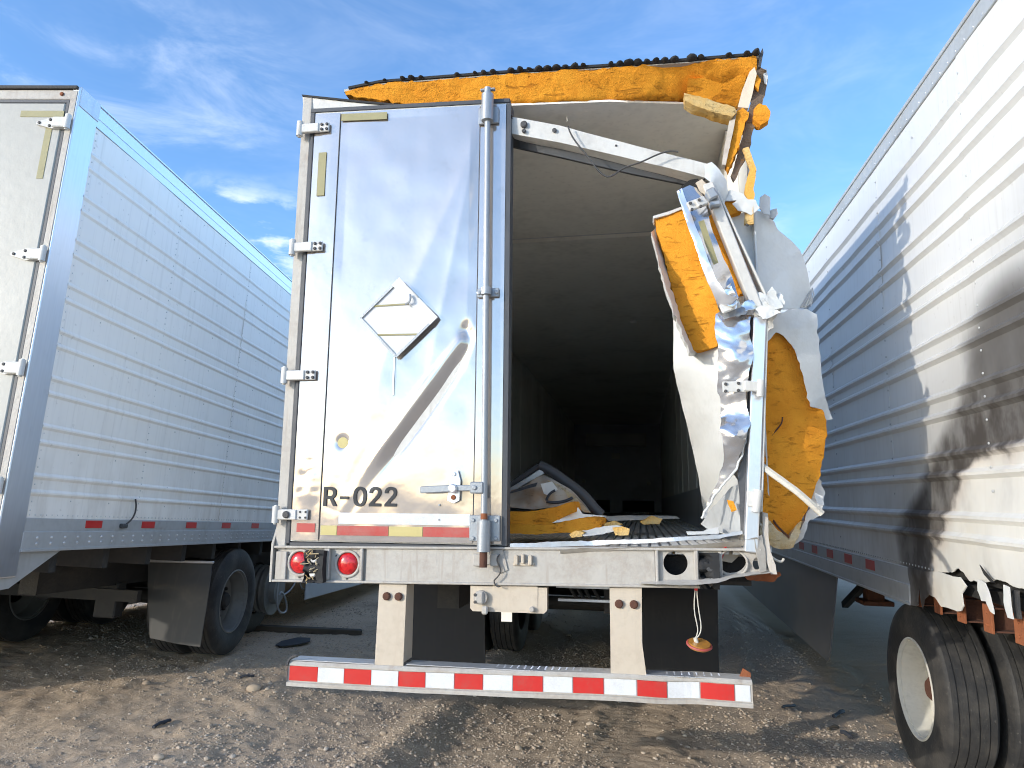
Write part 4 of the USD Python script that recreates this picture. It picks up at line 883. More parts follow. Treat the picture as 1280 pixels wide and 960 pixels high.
flange([(638, 679), (740, 676), (840, 672), (900, 668), (928, 663), (929, 667), (900, 673), (840, 677), (740, 682), (638, 686)], [(640, 684, -.02), (840, 677, -.02), (928, 665, .0), (740, 676, .05)], .012, M_alu, seed=1)
flange([(700, 687), (800, 684), (870, 681), (920, 677), (946, 671), (950, 676), (922, 684), (870, 689), (800, 691), (700, 692)], [(700, 690, -.035), (950, 674, -.03), (870, 681, -.02)], .012, M_frame, seed=2)
flange([(800, 725), (870, 725), (895, 722), (915, 716), (945, 712), (962, 711), (963, 716), (945, 718), (918, 722), (897, 729), (870, 731), (800, 730)], [(820, 727, -.03), (915, 719, -.03), (960, 714, -.01)], .02, M_frame, seed=3)
flange([(953, 640), (960, 642), (961, 668), (964, 690), (970, 706), (972, 718), (964, 718), (958, 700), (954, 672)], [(955, 640, .0), (964, 690, -.02), (968, 718, -.03)], .012, M_frame, 'bent_flange', 4)
flange([(942, 672), (952, 668), (957, 690), (958, 714), (950, 716), (945, 690)], [(945, 668, -.03), (957, 690, -.02), (952, 714, -.04)], .012, M_frame, 'bent_flange', 5)
def strip(pxs, y, r, mat, name, parent=TM, n=30): return part(parent, name, tube(wob(spline([H(a, b, y) for a, b in pxs], n), .003, 9, 2), r, 8), mat, smooth=50)
strip([(950, 655), (958, 680), (963, 695), (970, 700), (976, 702), (980, 698)], .02, .006, M_wire, 'bent_wire')
part(TM, 'rusty_shred', sheet([(930, 719), (958, 716), (975, 715), (977, 720), (968, 727), (950, 727), (935, 725)], [(930, 719, -.02), (975, 715, .0), (950, 727, .15), (968, 727, .10)], .006, cell=4, amp=.01, freq=12, jag=.4), M_rust, smooth=30)
part(TM, 'keeper', [box(-.215, -.175, -.04, -.014, 1.255, 1.315, .004), box(-.125, -.085, -.04, -.014, 1.255, 1.315, .004), box(-.18, -.12, -.028, -.014, 1.262, 1.308, .003)], M_frame)
part(TM, 'keeper', [box(.0, .018, -.04, -.014, 1.262, 1.31, .004), box(.07, .09, -.04, -.014, 1.262, 1.31, .004), box(-.01, .1, -.026, -.014, 1.258, 1.275, .003), box(.035, .05, -.045, -.014, 1.27, 1.315, .003)], M_post)
part(TM, 'hook_wire', tube(spline([(-.075, -.04, 1.33), (-.085, -.04, 1.29), (-.07, -.04, 1.25), (-.09, -.042, 1.215), (-.102, -.04, 1.20), (-.095, -.04, 1.18), (-.07, -.04, 1.175)], 36), .0035, 6), M_dark, smooth=True)
part(TM, 'dented_patch', sheet([(618, 690), (628, 688), (634, 716), (624, 722)], -.02, .006, cell=5, amp=.008, freq=16), M_frame, smooth=30)
# floor: long aluminium slats
n_ = 44; wd = (XR - XL - .17) / n_; fl = []
for k in range(n_):
    x = XL + .085 + k * wd; fl.append(box(x, x + wd * .66, .02, LM - .1, 1.318, 1.345)); 
part(TM, 'floor_slats', fl, M_floor); part(TM, 'floor_bed', box(XL + .02, XR - .02, .14, LM, 1.28, 1.322), M_floor); part(TM, 'sill_backing', box(XL + .02, 1.16, .10, .13, 1.215, 1.335), M_char)
part(TM, 'front_bulkhead', box(XL + .075, XR - .075, LM - .1, LM, 1.31, 3.9), M_bulk)
def HB(px, py): return FM.hit(px, py, 1, LM - .3)
a, b = HB(733, 543), HB(808, 558); part(TM, 'evaporator_cover', box(a[0], b[0], LM - .5, LM - .1, b[2], a[2], .02), M_linerw)
a, b = HB(764, 566), HB(775, 573); part(TM, 'wall_plate', box(a[0], b[0], LM - .14, LM - .1, b[2], a[2], .01), M_linerw)
for q in ((729, 601), (811, 604)): c = HB(*q); part(TM, 'wall_knob', box(c[0] - .05, c[0] + .05, LM - .16, LM - .1, c[2] - .05, c[2] + .05, .02), M_linerw)
for q0, q1 in (((745, 625), (762, 640)), ((778, 626), (818, 640))): a, b = HB(*q0), HB(*q1); part(TM, 'return_air_opening', box(a[0], b[0], LM - .13, LM - .1, b[2], a[2]), M_char)
# underside
for xa, xb, nm in ((-.722, -.572, 'left'), (.475, .632, 'right')):
    pts = [(xa, 1.166), (xb, 1.166), (xb - .005, .76), (xa - .008, .76)] if nm == 'left' else [(xa, 1.18), (xb, 1.185), (xb - .005, .93), (xb + .015, .76), (xa + .0, .755)]
    gp = part(TM, 'guard_post', [poly_prism(pts, .012, XZ, (0, -.012, 0)), box(xb - .014, xb - .002, 0, .12, .78, 1.16), box(xa + .0, xa + .012, 0, .12, .78, 1.16)], M_post)
    part(gp, 'bolts', [bolt((xa + .045, -.012, 1.105), (0, -1, 0), .021, .016), bolt((xb - .04, -.012, 1.105), (0, -1, 0), .021, .016)], M_rustdark)
bx0, bx1 = -1.203, 1.13
def bz(x): return .70 + (np.asarray(x) - bx0) / (bx1 - bx0) * .022
ba = np.linspace(bx0, bx1, 48); prof = [(-.03, .048), (-.03, .040), (-.022, .038), (-.022, -.040), (-.032, -.044), (-.032, -.062), (.0, -.062), (.09, -.055), (.09, .06), (-.02, .06)]
V = []; Fq = []
for i, x in enumerate(ba):
    dz = .004 * math.sin(x * 3) + .005 * (meshkit.fbm(np.array([x * 4, 0, 0]), 2, 3) - .5) - (.005 * math.exp(-((x - .75) / .12) ** 2)); dy = .02 * math.exp(-((x - .85) / .1) ** 2)
    for y, z in prof: V.append((x, y + dy, bz(x) + z + dz))
k = len(prof)
for i in range(len(ba) - 1):
    for j in range(k): A, B = i * k + j, i * k + (j + 1) % k; Fq += [(A, A + k, B + k), (A, B + k, B)]
for j in range(1, k - 1): Fq += [(0, j, j + 1), ((len(ba) - 1) * k, (len(ba) - 1) * k + j + 1, (len(ba) - 1) * k + j)]
bar = trimesh.Trimesh(np.array(V), np.array(Fq), process=False); bar.fix_normals()
GB = part(TM, 'guard_bar', bar, M_frame)
edges = [362, 397, 430, 464, 498, 532, 568, 604, 641, 679, 716, 755, 796, 834, 875, 918, 938]
for i in range(16):
    x0, x1 = H(edges[i] + .5, 850, -.02)[0], H(edges[i + 1] - .5, 860, -.02)[0]
    if i == 0: x0 = bx0 + .012
    dz = lambda x: bz(x) + .004 * math.sin(x * 3) - .005 * math.exp(-((x - .75) / .12) ** 2); dy = lambda x: .02 * math.exp(-((x - .85) / .1) ** 2)
    xs = np.linspace(x0, x1, 5); V = []; 
    for x in xs:
        for yy, zz in ((-.0255, -.036), (-.0255, .036), (-.020, .036), (-.020, -.036)): V.append((x, yy + dy(x), dz(x) + zz + .001))
    F_ = []
    for a in range(4):
        for j in range(4): A, B = a * 4 + j, a * 4 + (j + 1) % 4; F_ += [(A, A + 4, B + 4), (A, B + 4, B)]
    F_ += [(0, 1, 2), (0, 2, 3), (16, 18, 17), (16, 19, 18)]; m = trimesh.Trimesh(np.array(V), np.array(F_), process=False); m.fix_normals()
    part(GB, 'red_reflector' if i % 2 == 0 else 'white_reflector', m, M_red if i % 2 == 0 else M_tapew)
part(GB, 'tread_studs', rivets([(x, y + .03, bz(x) + .061) for x in np.arange(-.55, 1.0, .035) for y in (.0, .025, .05)], (0, 0, 1), .006), M_alub, kind='stuff')
part(GB, 'top_plate', [box(-1.19, -.73, -.015, .088, .764, .767), box(-.56, .47, -.015, .088, .770, .773), box(.64, 1.1, -.015, .088, .778, .781)], M_alu)
part(GB, 'torn_end', [tube(spline([(bx0, -.03, .74), (bx0 + .005, -.03, .765), (bx0 + .05, -.02, .79)], 8), .008, 6)], M_dark)
part(GB, 'torn_end', poly_prism([(bx1 - .05, .775), (bx1 + .004, .76), (bx1 + .004, .80), (bx1 - .03, .82)], .01, XZ, (0, .04, 0)), M_rust)
part(TM, 'mudflap', sheet([(508, 729), (606, 729), (606, 840), (506, 840)], 1.7, .012, cell=25, amp=.004, freq=3), M_flap); part(TM, 'mudflap', sheet([(803, 729), (897, 729), (899, 850), (805, 850)], 1.7, .012, cell=25, amp=.004, freq=3), M_flap)
lb = part(TM, 'plate_bracket', poly_prism([(-.232, 1.17), (.163, 1.17), (.163, 1.06), (.148, 1.045), (-.218, 1.045), (-.232, 1.06)], .05, XZ, (0, -.01, 0)), M_post)
part(lb, 'plate_bracket_face', sheet([(616, 732), (672, 733), (672, 764), (616, 762)], -.012, .003, cell=6, amp=.002, freq=5), M_post)
sk_ = part(TM, 'power_socket', cyl((-.175, -.035, 1.115), (-.175, .0, 1.115), .035, 24), M_frame, smooth=40)
part(sk_, 'socket_cover', [box(-.2, -.155, -.05, -.03, 1.085, 1.145, .008), box(-.165, -.135, -.045, -.02, 1.035, 1.075, .006)], M_frame); part(sk_, 'socket_pins', [bolt((-.197, -.05, 1.13), (0, -1, 0), .008, .004), bolt((-.197, -.05, 1.095), (0, -1, 0), .008, .004)], M_dark)
part(lb, 'bracket_bolt', bolt((.088, -.012, 1.065), (0, -1, 0), .014, .02), M_frame); part(TM, 'tag_plate', box(-.13, -.07, .3, .31, .95, 1.0), M_liner)
for k in range(18): part(TM, 'crossmember', box(-1.25, 1.2, .35 + k * .45, .41 + k * .45, 1.17, 1.28), M_chassis)
part(TM, 'frame_rail', [box(-.55, -.42, .5, 8.5, .98, 1.17), box(.42, .55, .5, 8.5, .98, 1.17)], M_chassis)
for y in (4.3, 5.55):
    part(TM, 'axle', cyl((-1.0, y, .53), (.95, y, .53), .07, 16), M_chassis)
    for x in (-.56, .40): part(TM, 'spring_seat', box(x, x + .16, y - .12, y + .12, .55, .98), M_chassis)
    for x in (-1.14, -.80, .78, 1.12): wheel(TM, (x, y, .535), .52, .287, .28, M_rimg, -1 if x < 0 else 1, n=64, hub=False)
part(TM, 'light_bar', [box(.17, .46, .32, .36, 1.135, 1.15), box(.18, .47, .32, .36, 1.065, 1.078)], M_alu)
part(TM, 'air_lines', [tube(spline([(x, .5, 1.16), (x + .02, .5, 1.1), (x + .05, .5, 1.06)], 10), .01, 6) for x in (.22, .26, .3, .35)], M_rubber)

# torn right side ------------------------------------------------------------
part(TM, 'right_post', [beam(H(949, 398, .0), H(938, 690, .0), .062, .07, (0, -1, 0), .005)], M_alub)
part(TM, 'post_edge', [beam(H(957, 410, .02), H(950, 640, .02), .012, .09, (0, -1, 0), .003)], M_white)
part(TM, 'post_hinge', [cyl(H(948, 612, -.06), H(945, 640, -.06), .019, 14), box(*[v for p_ in [(H(944, 0, 0)[0] * 0 + H(940, 625, 0)[0] - .03, H(940, 625, 0)[0] + .04)] for v in p_], -.052, -.036, H(944, 633, 0)[2], H(946, 614, 0)[2], .003)], M_white, smooth=40)
c = H(903, 484, -.07); e = H(955, 484, -.07)
hg = part(TM, 'hinge', [beam(H(903, 484, -.07), H(936, 483, -.07), .055, .014, (0, -1, 0), .003), beam(H(930, 482, -.085), H(955, 484, -.075), .05, .02, (0, -1, 0), .004), cyl(H(951, 475, -.08), H(950, 496, -.08), .017, 14)], M_white, smooth=30)
part(hg, 'bolts', [bolt(H(a, b, -.079), (0, -1, 0), .008, .006) for a, b in ((907, 480), (907, 489), (923, 479), (923, 488))], M_dark)
part(TM, 'upper_post', [beam(H(884, 232, -.02), H(946, 388, -.01), .055, .075, (0, -1, 0), .006), beam(H(895, 242, .01), H(958, 378, .02), .012, .10, (0, -1, 0), .003)], M_white)
part(TM, 'upper_post_brace', [beam(H(886, 238, -.07), H(893, 250, -.07), .05, .06, (0, -1, 0), .008), beam(H(893, 253, -.06), H(894, 260, -.06), .055, .06, (0, -1, 0), .008)], M_galv)
us = part(TM, 'door_remnant', sheet([(849, 237), (862, 230), (874, 236), (884, 262), (892, 290), (904, 325), (916, 350), (924, 372), (908, 378), (893, 352), (880, 318), (868, 280), (857, 255)], [(849, 237, -.06), (874, 236, -.02), (868, 290, -.10), (892, 290, -.03), (893, 352, -.10), (924, 372, -.06), (908, 350, -.02)], .006, cell=5, amp=.012, freq=5, seed=3), M_mirror, smooth=32)
part(us, 'door_edge', sheet([(846, 240), (852, 236), (860, 256), (872, 290), (884, 322), (896, 350), (908, 368), (922, 373), (912, 381), (896, 380), (884, 352), (870, 312), (858, 275)], [(846, 240, -.05), (858, 275, -.10), (872, 290, -.12), (896, 380, -.10), (908, 368, -.15), (884, 330, -.16)], .008, cell=5, amp=.008, freq=8, seed=5), M_alub, smooth=60)
part(us, 'tape_strip', sheet([(873, 277), (880, 275), (889, 302), (898, 328), (892, 331), (882, 306)], [(873, 277, -.115), (880, 275, -.10), (898, 328, -.10), (892, 331, -.12)], .004, cell=5), M_tan)
hg = part(us, 'hinge', [beam(H(860, 259, -.14), H(882, 251, -.12), .05, .02, (0, -1, 0), .004), beam(H(870, 255, -.15), H(882, 250, -.13), .045, .02, (0, -1, 0), .004)], M_white); part(hg, 'bolts', [bolt(H(a, b, -.155), (0, -1, 0), .008, .006) for a, b in ((863, 254), (865, 262), (874, 250), (876, 258))], M_dark)
part(us, 'hinge_lower', [beam(H(901, 387, -.10), H(924, 378, -.09), .05, .02, (0, -1, 0), .006)], M_linerw)
fs = part(TM, 'wall_foam', sheet([(817, 271), (835, 265), (856, 258), (868, 290), (882, 330), (897, 372), (900, 400), (897, 432), (882, 436), (866, 437), (855, 410), (840, 360), (828, 312)], [(817, 271, .10), (856, 258, .08), (897, 372, .04), (866, 437, .10), (840, 350, .12)], .085, cell=6, amp=.010, freq=9, fine=.003, seed=12, jag=.5), M_foam, smooth=26)
part(fs, 'foam_skin', sheet([(814, 290), (820, 284), (827, 310), (838, 355), (852, 402), (866, 437), (897, 433), (880, 440), (862, 440), (846, 402), (830, 352)], [(814, 290, .10), (866, 437, .09), (838, 355, .115)], .09, cell=6, amp=.006, freq=14, seed=13, jag=.7), M_linerw, smooth=40)
part(fs, 'foam_skin', sheet([(816, 270), (836, 264), (858, 256), (858, 259), (836, 268), (817, 273)], [(816, 270, .08), (858, 256, .07), (836, 268, .08)], .10, cell=6, amp=.004, freq=10), M_linerw)
part(fs, 'foam_back', sheet([(895, 262), (905, 285), (920, 320), (932, 350), (938, 365), (925, 368), (905, 330), (893, 295), (886, 270)], .06, .05, cell=6, amp=.008, freq=10, seed=15), M_foam, smooth=40)
part(TM, 'torn_liner', sheet([(842, 392), (858, 385), (880, 380), (900, 385), (901, 470), (904, 560), (915, 590), (926, 606), (931, 668), (905, 667), (888, 664), (879, 632), (872, 595), (862, 545), (853, 505), (842, 462)],
     [(842, 392, .22), (842, 462, .30), (853, 505, .48), (866, 560, .75), (880, 630, 1.0), (888, 664, 1.05), (900, 385, .09), (901, 470, .08), (904, 560, .09), (926, 606, .09), (931, 668, .08), (905, 667, .45), (880, 520, .30), (885, 590, .55), (872, 430, .18)], .008, cell=6, amp=.012, freq=4, seed=21), M_linerw, smooth=60)
part(TM, 'torn_liner', sheet([(876, 655), (884, 642), (900, 625), (915, 608), (926, 604), (930, 668), (905, 666), (888, 663)], [(876, 655, .30), (926, 604, .04), (930, 668, .05), (888, 663, .25)], .006, cell=5, amp=.006, freq=5, seed=22, jag=.4), M_rail, smooth=30)
part(TM, 'torn_liner', sheet([(909, 625), (917, 627), (921, 638), (914, 640)], .03, .012, cell=3, amp=.006, freq=20, jag=.4), M_foam, smooth=40)
ls = part(TM, 'door_remnant', sheet([(897, 394), (915, 388), (938, 384), (940, 430), (937, 480), (935, 520), (931, 560), (922, 585), (905, 604), (890, 628), (880, 648), (878, 645), (888, 622), (899, 600), (903, 575), (904, 520), (897, 470)], [(897, 394, .02), (938, 384, -.02), (937, 480, -.03), (904, 520, .02), (931, 560, -.02), (880, 648, .12), (905, 604, .03), (915, 440, -.06), (918, 500, .0), (918, 540, -.06)], .005, cell=4, amp=.030, freq=6, fine=.004, seed=31, jag=.3), M_mirror, smooth=32)
part(ls, 'torn_edge', tube(wob(spline([H(*q, .0) for q in ((934, 540), (928, 565), (918, 588), (906, 604), (896, 616), (886, 632), (877, 648))], 60), .010, 30, 6), .006, 6), M_linerw, smooth=True)
part(TM, 'door_seal', sheet([(936, 470), (941, 470), (938, 560), (936, 620), (934, 668), (926, 668), (925, 620), (922, 590), (931, 565)], [(936, 470, .02), (941, 470, .02), (934, 668, .03), (926, 668, .06)], .02, cell=8, amp=.004, freq=6), M_seal, smooth=40)
part(TM, 'door_seal', sheet([(930, 398), (946, 396), (945, 470), (937, 474), (935, 430)], .04, .02, cell=8, amp=.006, freq=6), M_seal, smooth=40)
part(TM, 'side_skin_upper', sheet([(911, 272), (925, 266), (942, 263), (960, 266), (972, 288), (988, 300), (1000, 312), (1008, 335), (1013, 358), (1016, 376), (1008, 384), (985, 387), (968, 388), (948, 382), (935, 352), (922, 312)],
     [(911, 272, .10), (942, 263, .12), (972, 288, .28), (1000, 312, .42), (1016, 376, .40), (985, 387, .25), (948, 382, .05), (935, 340, .08), (975, 340, .22)], .006, cell=6, amp=.010, freq=4, seed=41, jag=.3), M_skin, smooth=60)
part(TM, 'side_skin_rivets', rivets([H(a, b, .05) for a, b in ((913, 277), (916, 286), (918, 293), (933, 320), (940, 340), (934, 281), (922, 302))], (0, -1, 0), .010), M_dark)
part(TM, 'side_skin_pleats', [tube([H(1001 + 4 * k, 384 - k * .5, .30), H(1007 + 3.4 * k, 374 - 2 * k, .34), H(1011 + 1.4 * k, 366 - 2 * k, .37)], .004, 5) for k in range(4)], M_rail)
part(TM, 'side_skin_lower', sheet([(958, 398), (970, 392), (990, 387), (1008, 385), (1020, 392), (1023, 420), (1026, 460), (1031, 492), (1036, 512), (1042, 524), (1034, 526), (1028, 512), (1013, 508), (1006, 482), (999, 455), (990, 432), (980, 420), (971, 415), (960, 426), (952, 424)],
     [(958, 398, .02), (1008, 385, .24), (1023, 420, .26), (1036, 512, .30), (1013, 508, .16), (999, 455, .13), (971, 415, .05), (952, 424, .0), (1000, 410, .14)], .006, cell=5, amp=.010, freq=6, seed=43, jag=.6), M_skin, smooth=60)
part(TM, 'side_foam', sheet([(953, 428), (962, 420), (972, 414), (983, 424), (993, 440), (1001, 460), (1008, 485), (1014, 508), (1027, 510), (1033, 525), (1031, 550), (1026, 592), (1017, 615), (1008, 640), (995, 660), (984, 676), (974, 668), (962, 652), (955, 640), (953, 560)],
     [(953, 428, .03), (972, 414, .12), (1001, 460, .24), (1030, 520, .26), (1026, 592, .26), (1008, 640, .22), (984, 676, .18), (955, 640, .05), (985, 520, .16), (970, 480, .10), (985, 600, .15), (1016, 540, .20), (1014, 560, .19)], .08, cell=5, amp=.010, freq=5, fine=.004, seed=45, jag=.8), M_foam, smooth=26)
part(TM, 'side_foam', sheet([(953, 640), (960, 650), (972, 664), (985, 674), (995, 660), (1003, 650), (1000, 668), (990, 684), (978, 686), (965, 683), (950, 668)], [(953, 640, .03), (985, 674, .12), (1003, 650, .2), (978, 686, .14), (950, 668, .0)], .05, cell=4, amp=.014, freq=10, fine=.005, seed=46, jag=1.0), M_foamt, smooth=50)
part(TM, 'side_foam', sheet([(1016, 590), (1024, 598), (1030, 612), (1027, 640), (1014, 650), (1006, 664), (995, 680), (990, 684), (1000, 660), (1010, 638), (1018, 615)], [(1016, 590, .25), (1030, 612, .30), (990, 684, .2), (1010, 638, .24)], .03, cell=4, amp=.014, freq=14, fine=.004, seed=47, jag=1.3), M_linerw, smooth=50)
part(TM, 'foam_crack', [tube(wob(spline([H(*q, .115) for q in ((962, 548), (968, 540), (975, 533), (978, 522))], 16), .006, 20), .004, 5), tube(wob(spline([H(*q, .10) for q in ((958, 640), (968, 652), (976, 662), (986, 672))], 16), .006, 20), .006, 5)], M_rustdark)
part(TM, 'bent_strip', [tube(wob(spline([H(*q, y) for q, y in (((953, 583), .0), ((970, 596), -.02), ((990, 610), -.04), ((1010, 627), -.04), ((1027, 643), -.03))], 24), .006, 12), .017, 6)], M_wire, smooth=30)
part(TM, 'bent_strip', sheet([(1018, 615), (1028, 620), (1030, 632), (1022, 633)], .1, .01, cell=4, amp=.008, freq=16, jag=.6), M_linerw)
# crumpled metal where the post folded
for k, (pl, dp_, mt_) in enumerate([
    ([(938, 372), (950, 366), (958, 372), (972, 368), (978, 385), (970, 392), (955, 396), (944, 392)], -.04, M_skin), ([(955, 378), (968, 360), (974, 372), (976, 384), (966, 388)], -.06, M_skin),
    ([(944, 386), (956, 380), (968, 384), (975, 392), (962, 400), (952, 402)], -.07, M_linerw), ([(925, 376), (936, 370), (944, 380), (940, 392), (928, 392)], -.05, M_mirror), ([(905, 362), (916, 352), (926, 372), (922, 384), (910, 376)], -.12, M_mirror),
    ([(946, 398), (962, 396), (972, 392), (965, 410), (955, 420)], -.02, M_white), ([(898, 392), (912, 384), (926, 382), (936, 388), (930, 396), (905, 400)], -.06, M_galv)]):
    part(TM, 'crumpled_metal', sheet(pl, dp_, .006, cell=3.5, amp=.035, freq=9, fine=.006, seed=60 + k, jag=.5), mt_, smooth=24)
part(TM, 'crumpled_metal', sheet([(881, 206), (889, 203), (898, 212), (908, 226), (910, 240), (904, 256), (898, 246), (888, 228), (880, 222)], [(881, 206, .0), (908, 226, .02), (904, 256, .05), (888, 228, -.05)], .006, cell=4, amp=.012, freq=8, seed=71), M_skin, smooth=24)
part(TM, 'crumpled_metal', sheet([(869, 228), (878, 224), (888, 232), (895, 240), (888, 246), (876, 238)], -.04, .01, cell=4, amp=.015, freq=12, seed=72), M_post, smooth=24)
part(TM, 'crumpled_metal', sheet([(852, 232), (862, 226), (872, 224), (880, 232), (884, 246), (870, 246), (858, 244)], .03, .04, cell=5, amp=.015, freq=12, seed=73), M_char, smooth=24)
part(TM, 'crumpled_metal', sheet([(905, 240), (915, 236), (930, 242), (934, 250), (922, 250), (906, 250)], .04, .01, cell=4, amp=.012, freq=12, seed=74), M_linerw, smooth=24)
part(TM, 'crumpled_metal', sheet([(914, 254), (930, 246), (945, 250), (950, 260), (938, 268), (922, 262)], .02, .006, cell=4, amp=.012, freq=12, seed=75, jag=.5), M_linerw, smooth=24)
part(TM, 'corner_foam', sheet([(902, 250), (914, 246), (924, 254), (926, 264), (912, 268), (904, 266)], .06, .08, cell=5, amp=.012, freq=12, seed=76), M_foam, smooth=24)
part(TM, 'corner_cap', sheet([(949, 258), (950, 246), (956, 242), (963, 246), (964, 268), (955, 266)], .12, .01, cell=4, amp=.008, freq=8, seed=77), M_skin, smooth=24); part(TM, 'corner_cap', sheet([(964, 262), (972, 260), (973, 267), (968, 273), (963, 271)], .14, .03, cell=4, amp=.006, freq=12, seed=78), M_rail)
# the roof's torn right-hand end
part(TM, 'roof_side_rail', sheet([(937, 90), (943, 84), (946, 92), (940, 118), (935, 135), (922, 134), (928, 112)], [(937, 90, .02), (935, 135, .06), (922, 134, .08)], .05, cell=5, amp=.006, freq=8), M_post, smooth=40)
part(TM, 'roof_side_rail', sheet([(914, 142), (921, 140), (918, 158), (912, 182), (908, 206), (903, 206), (906, 180), (910, 160)], [(914, 142, .05), (903, 206, .05), (918, 158, .03)], .05, cell=5, amp=.005, freq=8), M_frame, smooth=40)
part(TM, 'roof_side_foam', sheet([(920, 141), (928, 136), (936, 142), (932, 158), (924, 176), (917, 196), (911, 212), (907, 205), (912, 180), (917, 160)], [(920, 141, .05), (936, 142, .04), (911, 212, .06)], .07, cell=5, amp=.014, freq=12, fine=.004, seed=81, jag=.7), M_foam, smooth=26)
part(TM, 'roof_side_skin', sheet([(945, 70), (953, 66), (951, 84), (957, 88), (959, 100), (957, 118), (950, 140), (942, 162), (937, 184), (926, 212), (917, 226), (914, 218), (922, 190), (930, 162), (937, 132), (941, 100)], [(945, 70, .02), (957, 100, .08), (937, 132, .05), (937, 184, .10), (914, 218, .08)], .02, cell=5, amp=.012, freq=8, seed=82, jag=.8), M_tornedge, smooth=50)
part(TM, 'roof_side_skin', sheet([(950, 66), (953, 60), (954, 66), (951, 84), (948, 84)], .0, .02, cell=4, amp=.006, freq=8), M_dark, smooth=40)
part(TM, 'roof_side_foam', sheet([(943, 134), (950, 128), (957, 132), (962, 142), (960, 150), (951, 155), (943, 150)], .04, .06, cell=4, amp=.014, freq=14, fine=.004, seed=83, jag=.6), M_foam, smooth=26); part(TM, 'roof_side_foam', sheet([(942, 96), (947, 94), (951, 100), (949, 112), (944, 108)], .03, .03, cell=4, amp=.008, freq=14, seed=84), M_foam, smooth=26)
part(TM, 'roof_side_skin', sheet([(954, 88), (958, 86), (960, 96), (958, 106), (955, 104)], .06, .01, cell=4, amp=.006, freq=12), M_linerw, smooth=40)
fst = part(TM, 'hanging_foam_strip', sheet([(929, 186), (936, 184), (940, 196), (945, 208), (945, 218), (943, 232), (941, 262), (942, 280), (930, 280), (931, 250), (934, 222), (938, 212), (933, 200)], [(929, 186, .06), (945, 210, .02), (936, 280, .04)], .02, cell=4, amp=.008, freq=10, fine=.003, seed=85, jag=.5), M_foamp, smooth=50)

# ------------------------------------------------------------------ loose things in and under the wreck
HY = lambda px, py, y: FM.hit(px, py, 1, y)
def slab(name, poly, depth, thick, mat, label, cat_='foam slab', group=None, **kw): return solo(name, sheet(poly, depth, thick, cell=kw.pop('cell', 5), **kw), mat, label, cat_, FM, group, smooth=50)
slab('foam_slab', [(634, 640), (660, 640), (690, 634), (718, 627), (720, 639), (705, 646), (690, 655), (660, 656), (634, 655)], [(634, 640, .42), (718, 627, .62), (690, 655, .42), (634, 655, .40)], .5, M_foam, 'upper thick orange foam slab on the trailer floor beside the door', amp=.008, freq=8, fine=.003, seed=91, jag=.4)
slab('foam_slab', [(634, 655), (690, 656), (715, 650), (740, 646), (752, 650), (752, 658), (735, 663), (722, 667), (690, 667), (660, 668), (634, 666)], [(634, 655, .34), (752, 650, .50), (722, 667, .30), (634, 666, .30)], .6, M_foam, 'lower orange foam slab lying flat under the thicker one', amp=.008, freq=8, fine=.003, seed=92, jag=.4)
slab('liner_board', [(690, 653), (705, 645), (722, 634), (728, 642), (745, 644), (760, 645), (740, 648), (715, 651)], [(690, 653, .40), (722, 634, .70), (760, 645, .9)], .012, M_liner, 'thin grey lining board lying over the lower foam slab', 'board', amp=.006, freq=5, seed=93)
slab('liner_board', [(755, 645), (800, 644), (845, 645), (850, 648), (800, 650), (760, 651)], [(755, 645, 1.6), (845, 645, 2.0), (760, 651, 1.0)], .012, M_liner, 'flat grey lining sheet lying deeper inside on the slatted floor', 'board', amp=.006, freq=4, seed=94)
slab('liner_offcut', [(722, 666), (745, 660), (770, 657), (778, 658), (768, 664), (748, 668), (730, 671)], [(722, 666, .18), (778, 658, .30), (730, 671, .12)], .03, M_linerw, 'narrow white lining offcut beside the broken foam pieces', 'offcut', amp=.005, freq=8, seed=95, jag=.3)
slab('liner_offcut', [(858, 664), (880, 664), (898, 659), (899, 667), (880, 668), (860, 668)], [(858, 664, .06), (898, 659, .12), (880, 668, .02)], .03, M_linerw, 'curled white lining strip on the sill at the right post', 'offcut', amp=.008, freq=10, seed=96, jag=.3)
for i, (pl, dpt, lb_) in enumerate([([(766, 660), (778, 658), (787, 661), (786, 669), (770, 669)], .22, 'squarish foam chunk at the tip of the white offcut'), ([(754, 655), (768, 651), (778, 656), (766, 661), (756, 660)], .5, 'crumbled foam chunk right behind the white lining offcut'), ([(800, 652), (815, 645), (828, 649), (824, 656), (806, 656)], .9, 'flat foam chunk lying alone on the bare slats'), ([(712, 668), (720, 664), (732, 666), (728, 671), (715, 672)], .14, 'small foam chunk at the left end of the white offcut')]):
    slab('foam_chunk', pl, dpt, .06, M_foamp, lb_, 'foam chunk', amp=.010, freq=14, fine=.004, seed=100 + i, jag=.5, cell=4)
cr = []
for k in range(34):
    px = random.uniform(650, 870); py = random.uniform(664, 671); c = HY(px, py, random.uniform(.05, .25)); c[2] = 1.348; m = pebble(k); m.vertices = m.vertices * random.uniform(.006, .016) + c; cr.append(m)
solo('foam_crumbs', cat(cr), M_foamt, 'crumbs of torn foam strewn along the trailer sill', 'crumbs', FM, kind='stuff')
